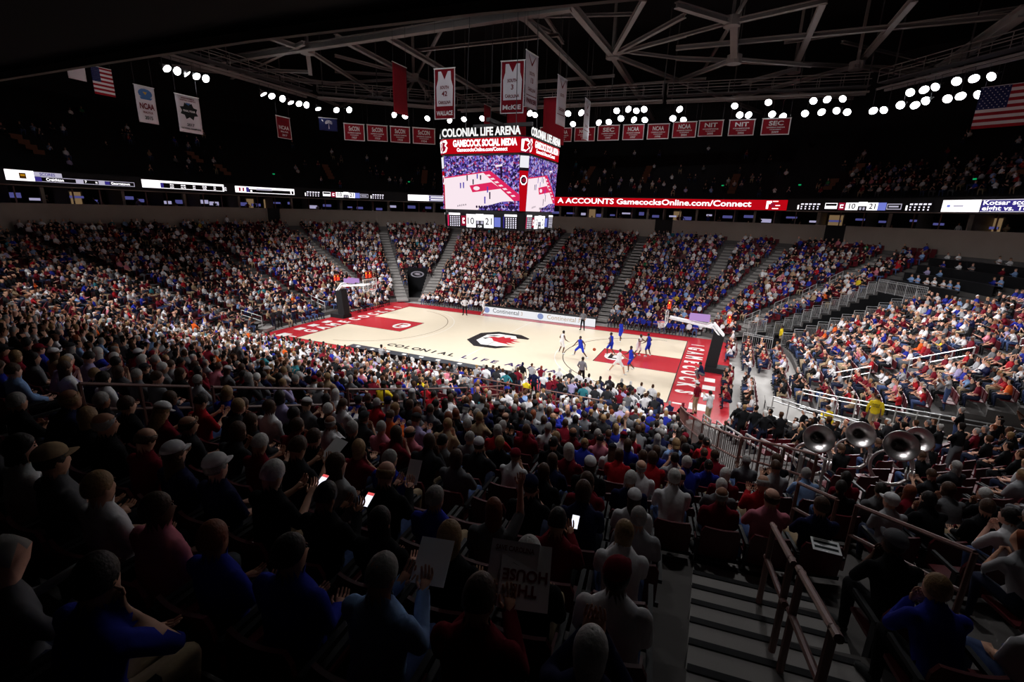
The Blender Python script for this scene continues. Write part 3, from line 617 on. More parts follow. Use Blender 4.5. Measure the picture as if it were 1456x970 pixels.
class Pose: pass
def make_pose(hip_z=.50, lean=.06, side=0., twist=0., head_yaw=0., head_pitch=0., arms=None, legs=None, scale=1., fat=1.):
    """arms: {side:(elbow,wrist,fingers_dir)}; legs: {side:(hip_offset,knee,ankle)} in local metres; facing +Y"""
    p = Pose(); p.scale = scale
    up = V((math.sin(side), math.sin(lean), 1)).normalized(); up.normalize()
    pel = V((0, 0, hip_z)); neck = pel + up*.53
    fx = rotz((1, 0, 0), twist); fy = up.cross(fx).normalized(); fx = fy.cross(up).normalized()
    p.pel, p.up, p.fx, p.fy, p.neck = pel, up, fx, fy, neck
    hc = neck + up*.10 + fy*.03 + V((0, 0, .055))
    p.head_m = Matrix.Translation(hc) @ Matrix.Rotation(head_yaw, 4, 'Z') @ Matrix.Rotation(-head_pitch, 4, 'X')
    p.fat = fat
    p.sh = {s: pel + up*.445 + fx*(.178*s*(.6+.4*fat)) for s in (-1, 1)}
    p.arms = {s: tuple(V(q) for q in arms[s]) for s in (-1, 1)}
    p.legs = {s: tuple(V(q) for q in legs[s]) for s in (-1, 1)}
    return p
def bones_of(p):
    """(a, b, ra, rb, label) list used for labelling vertices"""
    B = [(p.pel - p.up*.06, p.pel + p.up*.06, .16*p.fat, .15*p.fat, 'pelvis'), (p.pel + p.up*.10, p.pel + p.up*.44, .14*p.fat, .16, 'torso'),
         (p.pel + p.up*.53, p.neck + p.up*.10, .06, .055, 'neck'), (p.head_m @ V((0, 0, -.06)), p.head_m @ V((0, -.01, .05)), .09, .10, 'head')]
    for s in (-1, 1):
        e, w, fd = p.arms[s]
        B += [(p.sh[s], e, .053, .044, 'upperarm'), (e, w, .044, .030, 'forearm'), (w + fd*.035, w + fd*.18, .035, .03, 'hand')]
        h, k, a = p.legs[s]
        B += [(h, k, .088*p.fat, .062, 'thigh'), (k, a, .060, .038, 'shin'), (a + V((0, 0, -.05)), a + (V((a.x - k.x*.6, .16, 0)).normalized()*.14 + V((0, 0, -.06))), .045, .035, 'foot')]
    return B
def head_rings(p):
    prof = [(-.125, .032, .032, .030), (-.105, .050, .052, .028), (-.07, .064, .080, .012), (-.03, .072, .092, .002), (.02, .0765, .099, -.006), (.06, .074, .096, -.010), (.09, .062, .080, -.012), (.112, .040, .050, -.012), (.120, .012, .016, -.012)]
    M = p.head_m
    return [(M @ V((0, cy, z)), M.to_3x3() @ V((a, 0, 0)), M.to_3x3() @ V((0, b, 0))) for z, a, b, cy in prof]
def build_body(p, voxel=.02, faces=2200, fingers=True, face=True):
    bm = bmesh.new()
    up, fx, fy, pel, f = p.up, p.fx, p.fy, p.pel, p.fat
    tr = [(-.13, .10, .085), (-.06, .165, .12), (.04, .17*f, .125*f), (.14, .152*f, .112*f), (.26, .160*f, .115*f), (.36, .178, .115), (.44, .172, .098), (.49, .125, .078), (.54, .062, .058), (.62, .052, .055)]
    loft_mesh(bm, [(pel + up*t + fy*(.012 if t > .1 else 0), fx*a, fy*b) for t, a, b in tr])
    loft_mesh(bm, head_rings(p), 16)
    cap_mesh(bm, p.pel + up*.5, p.head_m @ V((0, -.02, -.06)), .056, .054)
    M = p.head_m
    cap_mesh(bm, M @ V((0, .085, -.005)), M @ V((0, .108, -.035)), .009, .015, 8)         # nose
    for s in (-1, 1): ball_mesh(bm, M @ V((.076*s, -.008, -.015)), (.012, .024, .034), M.to_3x3().to_4x4())
    for a, b, ra, rb, l in bones_of(p):
        if l in ('upperarm', 'forearm', 'thigh', 'shin', 'foot'): cap_mesh(bm, a, b, ra, rb, 10)
    for s in (-1, 1):                                                                   # palm
        e, w, fd = p.arms[s]; fd = fd.normalized()
        sx = (fx - fd*fx.dot(fd)); sx = sx.normalized() if sx.length > .2 else fy.cross(fd).normalized()
        n = fd.cross(sx).normalized(); p.__dict__.setdefault('hand', {})[s] = (w, fd, sx, n)
        loft_mesh(bm, [(w - fd*.01, sx*.028, n*.02), (w + fd*.05, sx*.043, n*.017), (w + fd*.095, sx*.042, n*.014)], 10)
    me = eval_mods(bm, [('REMESH', dict(mode='VOXEL', voxel_size=voxel)), ('SMOOTH', dict(factor=.5, iterations=2))])
    nf = len(me.polygons)*2
    bm = bmesh.new(); bm.from_mesh(me); bpy.data.meshes.remove(me)
    me = eval_mods(bm, [('TRIANGULATE', {}), ('DECIMATE', dict(ratio=min(1., faces/max(nf, 1))))])
    bm = bmesh.new(); bm.from_mesh(me); bpy.data.meshes.remove(me)
    for fc in bm.faces: fc.material_index = 0
    if fingers:
        n0 = len(bm.faces)
        for s in (-1, 1):
            w, fd, sx, n = p.hand[s]
            for j, (off, ln) in enumerate(((-.032, .062), (-.011, .074), (.011, .070), (.031, .055))):
                a = w + fd*.085 + sx*off; b = a + fd*ln*.55 - n*.004 + sx*off*.12; c = b + fd*ln*.42 - n*.022
                cap_mesh(bm, a, b, .0095, .0085, 5); cap_mesh(bm, b, c, .0085, .007, 5)
            a = w + fd*.03 - sx*.036*s; b = a + fd*.035 - sx*.022*s; cap_mesh(bm, a, b, .012, .0095, 5); cap_mesh(bm, b, b + fd*.03 - n*.008, .0095, .008, 5)
    if face:
        k0 = len(bm.faces)
        for s in (-1, 1): ball_mesh(bm, M @ V((.030*s, .083, .012)), (.013, .007, .007), M.to_3x3().to_4x4(), 6, 4)
        bm.faces.ensure_lookup_table(); k1 = len(bm.faces)
        ball_mesh(bm, M @ V((0, .083, -.070)), (.024, .008, .006), M.to_3x3().to_4x4(), 6, 4)
        for s in (-1, 1): ball_mesh(bm, M @ V((.030*s, .088, .032)), (.018, .006, .004), M.to_3x3().to_4x4(), 6, 4)
        bm.faces.ensure_lookup_table()
        for i in range(k0, k1): bm.faces[i].material_index = 1
        for i in range(k1, len(bm.faces)): bm.faces[i].material_index = 2
    me = bpy.data.meshes.new('body'); bm.to_mesh(me); bm.free()
    me.polygons.foreach_set('use_smooth', [True]*len(me.polygons))
    return me
def label_points(P, p):
    """nearest bone label index for an (n,3) array"""
    B = bones_of(p); D = []
    for a, b, ra, rb, l in B:
        a, b = np.array(a), np.array(b); d = b - a
        t = np.clip(((P - a) @ d)/max(d @ d, 1e-9), 0, 1)
        D.append(np.linalg.norm(P - a - t[:, None]*d, axis=1) - (ra + (rb - ra)*t))
    return np.array([x[4] for x in B])[np.argmin(np.array(D), axis=0)]
def mesh_arrays(me):
    me.calc_loop_triangles()
    v = np.empty(len(me.vertices)*3, np.float32); me.vertices.foreach_get('co', v)
    t = np.empty(len(me.loop_triangles)*3, np.int32); me.loop_triangles.foreach_get('vertices', t)
    return v.reshape(-1, 3), t.reshape(-1, 3)
def garment(body, p, labels, inflate, name, test=None):
    """a shell over the faces whose vertices carry the labels"""
    v, t = mesh_arrays(body)
    n = np.empty(len(v)*3, np.float32); body.vertices.foreach_get('normal', n); n = n.reshape(-1, 3)
    lab = label_points(v, p); ok = np.isin(lab, list(labels))
    if test is not None: ok &= test(v, lab)
    f = t[ok[t].sum(1) >= 2]
    used = np.unique(f); idx = -np.ones(len(v), int); idx[used] = np.arange(len(used))
    me = bpy.data.meshes.new(name)
    inf = np.full(len(v), inflate); inf[~ok] = inflate*.35
    vv = (v + n*inf[:, None])[used]
    me.from_pydata(vv.tolist(), [], idx[f].tolist()); me.update()
    me.polygons.foreach_set('use_smooth', [True]*len(me.polygons))
    return me
def hair_mesh(style, seed=0):
    rnd = random.Random(seed); bm = bmesh.new()
    n, rings = 16, 9
    grid = []
    for i in range(rings):
        th = .04 + (math.pi*.62)*i/(rings-1)                        # polar angle from the crown
        row = []
        for k in range(n):
            ph = 2*math.pi*k/n; c, s = math.cos(ph), math.sin(ph)
            lim = 1.0
            front = max(0, s)                                         # s>0 is the face side
            t = th*(1 - .42*front**1.5)
            r = 1.055 + (.02*rnd.random()) + (.04 if style != 'crop' else 0) + (.22 if style == 'afro' else 0) + (.06 if style == 'bob' else 0)
            row.append(bm.verts.new(V((.076*r*math.sin(t)*c*1.04, -.008 + .097*r*math.sin(t)*s, .012 + .112*r*math.cos(t)))))
        grid.append(row)
    top = bm.verts.new(V((0, -.01, .012 + .112*(1.06 + (.2 if style == 'afro' else 0)))))
    for k in range(n): bm.faces.new((top, grid[0][k], grid[0][(k+1) % n]))
    for r0, r1 in zip(grid, grid[1:]):
        for k in range(n): bm.faces.new((r0[k], r1[k], r1[(k+1) % n], r0[(k+1) % n]))
    if style in ('long', 'bob', 'pony'):
        m = 12; L = {'long': .24, 'bob': .11, 'pony': .2}[style]; drop = []
        for i in range(5):
            u = i/4; row = []
            for k in range(m):
                a = (-1.0 + 2.0*k/(m-1))*(1.95 if style != 'pony' else .5)
                wv = .004*rnd.random()
                rx = (.080 + .018*u - .03*u*u + wv); ry = .094 + .012*u + wv
                row.append(bm.verts.new(V((rx*math.sin(a), -.012 - ry*math.cos(a), -.01 - L*u))))
            drop.append(row)
        for r0, r1 in zip(drop, drop[1:]):
            for k in range(m-1): bm.faces.new((r0[k], r0[k+1], r1[k+1], r1[k]))
    if style == 'bald':
        for f_ in [f for f in bm.faces if f.calc_center_median().z > .055]: bm.faces.remove(f_)
    bmesh.ops.recalc_face_normals(bm, faces=bm.faces)
    me = eval_mods(bm, [('SOLIDIFY', dict(thickness=.008, offset=-1)), ('SUBSURF', dict(levels=1, render_levels=1))] if style not in ('crop', 'bald') else [('SOLIDIFY', dict(thickness=.006, offset=-1))], 'hair')
    me.polygons.foreach_set('use_smooth', [True]*len(me.polygons))
    return me
def cap_hat_mesh(visor=True):
    bm = bmesh.new(); n = 18; grid = []
    for i in range(6):
        t = .05 + 1.42*i/5
        grid.append([bm.verts.new(V((.086*math.sin(t)*math.cos(2*math.pi*k/n), -.010 + .108*math.sin(t)*math.sin(2*math.pi*k/n), .028 + .105*math.cos(t)**.8))) for k in range(n)])
    top = bm.verts.new(V((0, -.01, .134)))
    for k in range(n): bm.faces.new((top, grid[0][k], grid[0][(k+1) % n]))
    for r0, r1 in zip(grid, grid[1:]):
        for k in range(n): bm.faces.new((r0[k], r1[k], r1[(k+1) % n], r0[(k+1) % n]))
    me = eval_mods(bm, [('SOLIDIFY', dict(thickness=.004, offset=1))], 'cap')
    bm = bmesh.new(); rows = []
    for i in range(4):
        u = i/3
        rows.append([bm.verts.new(V(((.084 - .018*u*u)*math.sin(a)*(1 - .12*u), -.012 + (.098 + .085*u)*math.cos(a), .040 + .004 - .022*u - .018*math.sin(a)**2))) for a in [(-1.15 + 2.3*k/10) for k in range(11)]])
    for r0, r1 in zip(rows, rows[1:]):
        for k in range(10): bm.faces.new((r0[k], r0[k+1], r1[k+1], r1[k]))
    br = eval_mods(bm, [('SOLIDIFY', dict(thickness=.005, offset=0))], 'brim')
    for m in (me, br): m.polygons.foreach_set('use_smooth', [True]*len(m.polygons))
    return me, br

def sit_legs(spread=.13, ky=.40, kz=.52, ay=.34):
    return {s: ((.09*s, .02, .50), (spread*s, ky, kz), ((spread+.01)*s, ay, .09)) for s in (-1, 1)}
def stand_legs(sp=.10, ly=0., ry=0.):
    return {s: ((.085*s, 0, .93), ((sp)*s, .03 + (ly if s < 0 else ry)*.5, .50), ((sp+.02)*s, -.02 + (ly if s < 0 else ry), .09)) for s in (-1, 1)}
def mirror_arm(a): return {1: a, -1: tuple((-q[0], q[1], q[2]) for q in a)}
LAP = mirror_arm(((.215, .04, .74), (.12, .26, .63), (-.35, .9, -.1)))
FWD = mirror_arm(((.20, .33, .66), (.06, .40, .86), (-.45, .15, .85)))
CROSS = mirror_arm(((.225, .10, .76), (.03, .22, .80), (-.95, .1, .15)))
CHIN = {1: ((.19, .32, .72), (.07, .20, .98), (-.2, .1, .97)), -1: ((-.215, .12, .74), (-.05, .32, .70), (.7, .6, -.1))}
HOLD = mirror_arm(((.215, .12, .76), (.09, .36, .86), (-.25, .8, .5)))
WAVE = {1: ((.225, .22, 1.10), (.20, .30, 1.34), (.0, .15, 1)), -1: ((-.215, .06, .74), (-.12, .28, .64), (.35, .9, -.1))}
CLAP = mirror_arm(((.215, .20, .80), (.05, .36, .98), (-.25, .55, .8)))
def up_arms(A, dz): return {s: tuple([(q[0], q[1], q[2] + dz) if i < 2 else q for i, q in enumerate(A[s])]) for s in A}
DOWN = mirror_arm(((.26, -.03, 1.17), (.27, .06, .92), (0, .25, -1)))
HIPS = mirror_arm(((.38, -.08, 1.15), (.20, .05, .98), (-.7, .5, -.4)))
POSES = {
 'lap':   dict(lean=-.04, arms=LAP, legs=sit_legs(), head_yaw=.10),
 'lap2':  dict(lean=.02, arms=LAP, legs=sit_legs(.15, .41, .52, .35), head_yaw=-.35, fat=1.15),
 'fwd':   dict(lean=.42, arms=FWD, legs=sit_legs(.18), head_yaw=.2, head_pitch=-.15),
 'cross': dict(lean=-.02, arms=CROSS, legs=sit_legs(.14), head_yaw=.25, fat=1.1),
 'chin':  dict(lean=.22, arms=CHIN, legs=sit_legs(.12), head_yaw=.45),
 'hold':  dict(lean=.10, arms=HOLD, legs=sit_legs(.12), head_yaw=0., head_pitch=.45),
 'wave':  dict(lean=.08, arms=WAVE, legs=sit_legs(), head_yaw=.3),
 'clap':  dict(lean=.06, arms=CLAP, legs=sit_legs(), head_yaw=-.1),
 'stand': dict(hip_z=.96, lean=.02, arms=DOWN, legs=stand_legs(), head_yaw=.15),
 'stand_cross': dict(hip_z=.96, lean=.0, arms=up_arms(CROSS, .46), legs=stand_legs(.12), head_yaw=-.2, fat=1.1),
 'stand_clap': dict(hip_z=.96, lean=.04, arms=up_arms(CLAP, .46), legs=stand_legs(.11), head_yaw=.0),
 'stand_hips': dict(hip_z=.96, lean=.0, arms=HIPS, legs=stand_legs(.14), head_yaw=.3),
}
LIB = {}
def person_kit(key, pose=None, voxel=.021, faces=2300):
    if key in LIB: return LIB[key]
    p = make_pose(**(pose or POSES[key])); k = Pose(); k.p = p
    k.body = build_body(p, voxel, faces)
    k.shirt = garment(k.body, p, ('torso', 'pelvis', 'upperarm'), .013, 'shirt', lambda v, l: ~((l == 'pelvis') & (v @ np.array(p.up) < np.array(p.pel) @ np.array(p.up) - .03)))
    k.jacket = garment(k.body, p, ('torso', 'pelvis', 'upperarm', 'forearm'), .018, 'jacket', lambda v, l: ~((l == 'pelvis') & (v @ np.array(p.up) < np.array(p.pel) @ np.array(p.up) - .05)))
    k.jersey = garment(k.body, p, ('torso', 'pelvis'), .014, 'jersey')
    k.trousers = garment(k.body, p, ('pelvis', 'thigh', 'shin'), .010, 'trousers')
    hz = p.legs[1][1].z
    k.shorts = garment(k.body, p, ('pelvis', 'thigh'), .022, 'shorts')
    k.shoe = [garment(k.body, p, ('foot',), .012, 'shoe', lambda v, l, q=q: (v[:, 0] - (p.legs[1][2].x + p.legs[-1][2].x)/2)*q > 0) for q in (-1, 1)]
    LIB[key] = k
    return k
PAINT = {}
def part(name, me, color, parent, mat=None, matrix=None):
    """a mesh child with its own paint (object colour)"""
    if not me.materials:
        me.materials.append(mat or M_PAINT)
    o = bpy.data.objects.new(name, me); COL.objects.link(o); o.parent = parent
    o.color = (*color, 1)
    if matrix is not None: o.matrix_local = matrix
    return o
def add_person(key, loc, rz, skin, top, legs, hair, hair_col, cap=None, sleeves='shirt', label='', group=None, cat='person', scale=1., pose=None, bottoms='trousers', shoe=(.05, .05, .05), name='person', kit=None):
    k = kit or person_kit(key, pose)
    if len(k.body.materials) == 0:
        for m in (M_SKIN, M_EYE, M_LIP): k.body.materials.append(m)
    b = bpy.data.objects.new(name, k.body); COL.objects.link(b)
    b.color = (*skin, 1); b.location = loc; b.rotation_euler = (0, 0, rz); b.scale = (scale,)*3
    b['label'] = label; b['category'] = cat
    if group: b['group'] = group
    part(sleeves, getattr(k, sleeves), top, b, M_CLOTH)
    part(bottoms, getattr(k, bottoms), legs, b, M_CLOTH)
    for sh_ in k.shoe: part('shoe', sh_, shoe, b, M_CLOTH)
    if hair: part('hair', HAIR[hair], hair_col, b, M_HAIR, k.p.head_m)
    if cap:
        c = part('cap', CAPM[0], cap, b, M_CLOTH, k.p.head_m); part('brim', CAPM[1], tuple(x*.8 for x in cap), c, M_CLOTH)
    return b
# ------------------------------------------------------------------ centre-hung scoreboard
SB = empty('scoreboard', (0, 0, 9.0), 'four-sided video scoreboard hung over the middle of the court', 'scoreboard')
def sb_half(z): return 3.22 + .27*(z - 9.0)/6.2
bm = bmesh.new()
ringz = []
for z, inset in ((0, 0.05), (6.15, 0.05)):
    h = sb_half(z + 9) - inset; c = .48
    ringz.append([bm.verts.new((x, y, z)) for x, y in ((-h+c, -h), (h-c, -h), (h, -h+c), (h, h-c), (h-c, h), (-h+c, h), (-h, h-c), (-h, -h+c))])
for k in range(8): bm.faces.new((ringz[0][k], ringz[0][(k+1) % 8], ringz[1][(k+1) % 8], ringz[1][k]))
bm.faces.new(list(reversed(ringz[0]))); bm.faces.new(ringz[1])
link_mesh('housing', bm, E_FRAME, SB)
bm = bmesh.new()
for x, y in ((-2, -2), (2, -2), (2, 2), (-2, 2)): tube(bm, [(x, y, 6.1), (x*.8, y*.8, 22)], .025, 6)
beam(bm, (-2.4, 0, 7.4), (2.4, 0, 7.4), .25); beam(bm, (0, -2.4, 7.4), (0, 2.4, 7.4), .25)
link_mesh('hoist_cables', bm, M_STEEL_D, SB)
def face_map(q, lift):
    """(u metres from the face's middle, absolute height z) -> scoreboard-local point on side q (0 near, 1 right, 2 far, 3 left)"""
    ca, sa = [(1, 0), (0, 1), (-1, 0), (0, -1)][q]
    def f(u, z):
        h = sb_half(z) + lift; x, y = u, -h
        return (x*ca - y*sa, x*sa + y*ca, z - 9.0)
    return f
def led(name, q, pts, m, parent, lift=.01):
    f_ = face_map(q, lift); return link_mesh(name, ([f_(u, z) for u, z in pts], [tuple(range(len(pts)))]), m, parent)
def R4(u0, z0, u1, z1): return [(u0, z0), (u1, z0), (u1, z1), (u0, z1)]
def scrpt(x, y): return ((x - 170)/675*5.86 - 2.93, 13.93 - (y - 320)/455*3.6)
for q in range(4):
    top = led('banner_screen', q, R4(-3.0, 14.08, 3.0, 15.05), E_RED, SB)
    f_ = face_map(q, .03)
    lettering('GAMECOCK SOCIAL MEDIA', .58, lambda x, y: f_(x + .3, 14.55 + y), E_WHITE, top, .045, width=4.9)
    lettering('GamecocksOnline.com/Connect', .34, lambda x, y: f_(x + .1, 14.22 + y), E_WHITE, top, .03, width=3.9)
    led('emblem', q, [(-3.0, 14.12), (-2.72, 14.2), (-2.6, 14.5), (-2.75, 14.62), (-2.6, 14.8), (-2.72, 15.0), (-3.0, 14.95)], E_WHITE, top, .02)
    led('emblem', q, [(-3.0, 14.2), (-2.8, 14.3), (-2.72, 14.52), (-2.86, 14.62), (-2.74, 14.8), (-3.0, 14.85)], E_MAROON, top, .03)
    vid = led('video_screen', q, R4(-2.93, 10.33, 2.93, 13.93), E_VCROWD, SB)
    led('picture', q, [scrpt(*p) for p in ((170, 497), (590, 447), (850, 652), (850, 700), (760, 700), (490, 775), (170, 775))], E_VCOURT, vid, .02)
    led('picture', q, [scrpt(*p) for p in ((170, 497), (590, 444), (600, 452), (170, 508))], E_VPINK, vid, .024)
    led('picture', q, [scrpt(*p) for p in ((530, 458), (600, 447), (850, 640), (850, 700), (800, 692))], E_VPINK, vid, .024)
    led('picture', q, [scrpt(*p) for p in ((405, 567), (605, 538), (690, 592), (432, 625))], E_VPINK, vid, .024)
    led('picture', q, [scrpt(470 + 30*math.cos(t*.5236), 590 + 17*math.sin(t*.5236)) for t in range(12)], E_VCOURT, vid, .028)
    for k in range(7): led('picture', q, [scrpt(*p) for p in ((556 + 36*k, 478 + 28*k), (586 + 36*k, 474 + 28*k), (602 + 36*k, 487 + 28*k), (572 + 36*k, 491 + 28*k))], E_VCOURT, vid, .028)
    led('picture', q, [scrpt(*p) for p in ((480, 775), (510, 742), (600, 728), (700, 700), (850, 690), (850, 775))], E_VCROWD, vid, .028)
    rv = random.Random(q)
    for x, y, h in ((385, 480, 48), (508, 480, 40), (322, 545, 46), (350, 540, 50), (440, 515, 44), (570, 575, 50), (590, 620, 60), (545, 660, 60), (478, 470, 40)):
        led('picture', q, [scrpt(*p) for p in ((x-6, y), (x+6, y), (x+5, y+h), (x-5, y+h))], E_VBLUE if rv.random() < .5 else E_VDARK, vid, .03)
    for k in range(16): x = 470 + 24*k; led('picture', q, [scrpt(x + 9*math.cos(t*.7854), 748 - 6*(k > 8) + 12*math.sin(t*.7854)) for t in range(8)], E_VDARK, vid, .032)
    led('picture', q, [scrpt(*p) for p in ((680, 410), (700, 405), (702, 500), (684, 505))], E_VDARK, vid, .03); led('picture', q, [scrpt(*p) for p in ((640, 400), (700, 392), (702, 408), (640, 416))], E_VCOURT, vid, .03)
    fv = face_map(q, .03); cx_, cz_ = scrpt(330, 745)
    lettering('ARENA', .17, lambda x, y: fv(cx_ + x, cz_ + y + x*.16), E_VDARK, vid, .02, 1.6)
    st = led('stat_screen', q, R4(-2.8, 9.08, 2.8, 10.1), E_BLACK, SB)
    for u0 in (-2.65, 1.85):
        led('stat_column', q, R4(u0 - .1, 9.15, u0, 9.95), E_VPINK if u0 < 0 else E_INDIGO, st, .03)
        led('stat_column', q, R4(u0, 9.93, u0 + .95, 10.08), E_WHITE, st, .03)
        for r_ in range(6):
            for c in range(5): led('stat_digit', q, R4(u0 + .1 + .18*c, 9.15 + .125*r_, u0 + .19 + .18*c, 9.22 + .125*r_), E_DOT, st, .03)
    led('team_tile', q, R4(-1.62, 9.2, -1.2, 9.9), E_MAROON, st, .03); led('team_tile', q, R4(-1.5, 9.35, -1.32, 9.75), E_WHITE, st, .04); led('team_tile', q, R4(-1.44, 9.48, -1.3, 9.62), E_MAROON, st, .05)
    led('score_tile', q, R4(-1.18, 9.1, -.42, 10.02), E_WHITE, st, .03); led('score_tile', q, R4(.24, 9.1, 1.0, 10.02), E_WHITE, st, .03); led('team_tile', q, R4(1.05, 9.2, 1.55, 9.85), E_BLUE, st, .03)
    led('score_tile', q, R4(-.4, 9.6, .22, 10.05), E_WHITE, st, .03); led('score_tile', q, R4(-.35, 9.36, -.15, 9.56), E_GREY, st, .03); led('score_tile', q, R4(-.02, 9.36, .18, 9.56), E_GREY, st, .03)
    f2 = face_map(q, .05)
    lettering('10', .66, lambda x, y: f2(-.8 + x, 9.33 + y), E_BLACK, st, .014); lettering('21', .66, lambda x, y: f2(.62 + x, 9.33 + y), E_BLACK, st, .014); lettering('7:39', .2, lambda x, y: f2(-.09 + x, 9.12 + y), E_WHITE, st, .02)
    f3 = face_map(q, .06)
    bm = bmesh.new(); cl = lettering('COLONIAL LIFE ARENA', .72, lambda x, y: f3(x, 15.2 + y), mat('backlit sign letter', (1, 1, 1), .5) if False else emit('backlit letters', (1, .99, .98), .95), SB, .03, width=6.0, name='sign_letters')
    bm.free()
    sm = cl.modifiers.new('thick', 'SOLIDIFY'); sm.thickness = .03
    if q in (2, 3):
        fb = face_map(q, -.02); link_mesh('sign_backing', ([fb(-3.0, 15.1), fb(3.0, 15.1), fb(3.0, 15.85), fb(-3.0, 15.85)], [(0, 1, 2, 3)]), E_FRAME, SB)
    # corner strips
    a = face_map(q, .02); b = face_map((q+1) % 4, .02)
    def cpt(t, z, l=0.):
        h = sb_half(z); p, r_ = Vector(a(h - .50, z)), Vector(b(-h + .50, z)); n = Vector((p.x + r_.x, p.y + r_.y, 0)).normalized()
        return tuple(p.lerp(r_, t) + n*(.02 + l))
    for nm, z0, z1, m, l in (('corner_panel', 10.33, 12.95, E_RED, 0), ('corner_tile', 13.15, 13.9, E_AD, 0), ('corner_top', 14.08, 15.05, E_MAROON, 0)):
        link_mesh(nm, ([cpt(.06, z0, l), cpt(.94, z0, l), cpt(.94, z1, l), cpt(.06, z1, l)], [(0, 1, 2, 3)]), m, SB)
    link_mesh('corner_emblem', ([cpt(.5 + .36*math.cos(t*.7854+.39), 12.35 + .33*math.sin(t*.7854+.39), .02) for t in range(8)], [tuple(range(8))]), E_WHITE, SB)
    link_mesh('corner_emblem', ([cpt(.5 + .28*math.cos(t*.7854+.39), 12.35 + .24*math.sin(t*.7854+.39), .03) for t in range(8)], [tuple(range(8))]), E_BLACK, SB)
    link_mesh('corner_emblem', ([cpt(.54 + .2*math.cos(t*.7854+.39), 12.35 + .14*math.sin(t*.7854+.39), .04) for t in range(8)], [tuple(range(8))]), E_MAROON, SB)
    link_mesh('corner_emblem', ([cpt(.1, 14.2, .02), cpt(.55, 14.15, .02), cpt(.95, 14.4, .02), cpt(.75, 14.55, .02), cpt(.97, 14.75, .02), cpt(.7, 14.98, .02), cpt(.1, 14.9, .02)], [tuple(range(7))]), E_WHITE, SB)
    link_mesh('corner_emblem', ([cpt(.3, 14.3, .03), cpt(.6, 14.25, .03), cpt(.85, 14.42, .03), cpt(.65, 14.58, .03), cpt(.85, 14.75, .03), cpt(.4, 14.85, .03)], [tuple(range(6))]), E_RED, SB)

# ------------------------------------------------------------------ hanging banners and flags
def banner(c, right, w, h, label, cat='banner', group=None, cloth=None, border=None, texts=(), shapes=(), name='banner', wave=.05, hang=None, both=False):
    """cloth hung with its top edge centred at c; right = direction along the cloth as read; texts = (s, u, v, size, material, width); u,v metres from the top middle"""
    c, right = Vector(c), Vector(right).normalized(); n = right.cross(Vector((0, 0, 1))).normalized()
    root = empty(name, c, label, cat, group); hang = hang or ZC - .53 - c.z
    ph = RND.uniform(0, 6)
    def mp(u, v, l=0): return right*u + Vector((0, 0, v)) + n*(wave*math.sin(u*4/w + ph)*(-v/h) + wave*.6*math.sin(v*5/h + ph) + l)
    nu, nv = 8, 8; V_ = [tuple(mp(-w/2 + w*i/nu, -h*j/nv)) for j in range(nv+1) for i in range(nu+1)]
    F_ = [(j*(nu+1)+i, (j+1)*(nu+1)+i, (j+1)*(nu+1)+i+1, j*(nu+1)+i+1) for j in range(nv) for i in range(nu)]
    o = link_mesh('cloth', (V_, F_), cloth or M_MAROON, root, True); m_ = o.modifiers.new('thick', 'SOLIDIFY'); m_.thickness = .01
    if border:
        t = w*.035; V2, F2 = [], []
        for (u0, v0, u1, v1) in ((-w/2, -t, w/2, 0), (-w/2, -h, w/2, -h+t), (-w/2, -h, -w/2+t, 0), (w/2-t, -h, w/2, 0)):
            k_ = 6
            for q in range(k_):
                for axis in (0,):
                    if u1-u0 > v1-v0: a0, a1, b0, b1 = u0+(u1-u0)*q/k_, u0+(u1-u0)*(q+1)/k_, v0, v1
                    else: a0, a1, b0, b1 = u0, u1, v0+(v1-v0)*q/k_, v0+(v1-v0)*(q+1)/k_
                    b = len(V2); V2 += [tuple(mp(a0, b0, .02)), tuple(mp(a1, b0, .02)), tuple(mp(a1, b1, .02)), tuple(mp(a0, b1, .02))]; F2.append((b, b+1, b+2, b+3))
        link_mesh('border', (V2, F2), border, root)
    for pts, m in shapes: link_mesh('emblem', ([tuple(mp(u, v, .022)) for u, v in pts], [tuple(range(len(pts)))]), m, root)
    for t in texts:
        s_, u, v, size, m, width = t[:6]; bend = t[6] if len(t) > 6 else 0
        lettering(s_, size, lambda x, y: mp(u + x, v + y + bend*x*x, .05), m, root, .03, width=width)
    bm = bmesh.new(); tube(bm, [right*(-w/2-.05), right*(w/2+.05)], .03, 6); link_mesh('top_rod', bm, M_WHITE, root)
    bm = bmesh.new()
    for q in (-1, 1): tube(bm, [right*(q*w*.45), right*(q*w*.45) + Vector((0, 0, hang))], .012, 5)
    link_mesh('hanging_wire', bm, M_STEEL_D, root)
M_BTXT = mat('banner print white', srgb(232, 228, 230), .8); M_BMAR = mat('banner print maroon', srgb(110, 12, 30), .8); M_BBLK = mat('banner print dark', srgb(28, 34, 34), .8); M_BBLU = mat('banner print blue', srgb(74, 118, 176), .8); M_BGOLD = mat('banner print gold', srgb(200, 160, 60), .8); M_FLAGRED = mat('flag red', srgb(160, 24, 40), .8); M_FLAGBLUE = mat('flag blue', srgb(32, 40, 92), .8)
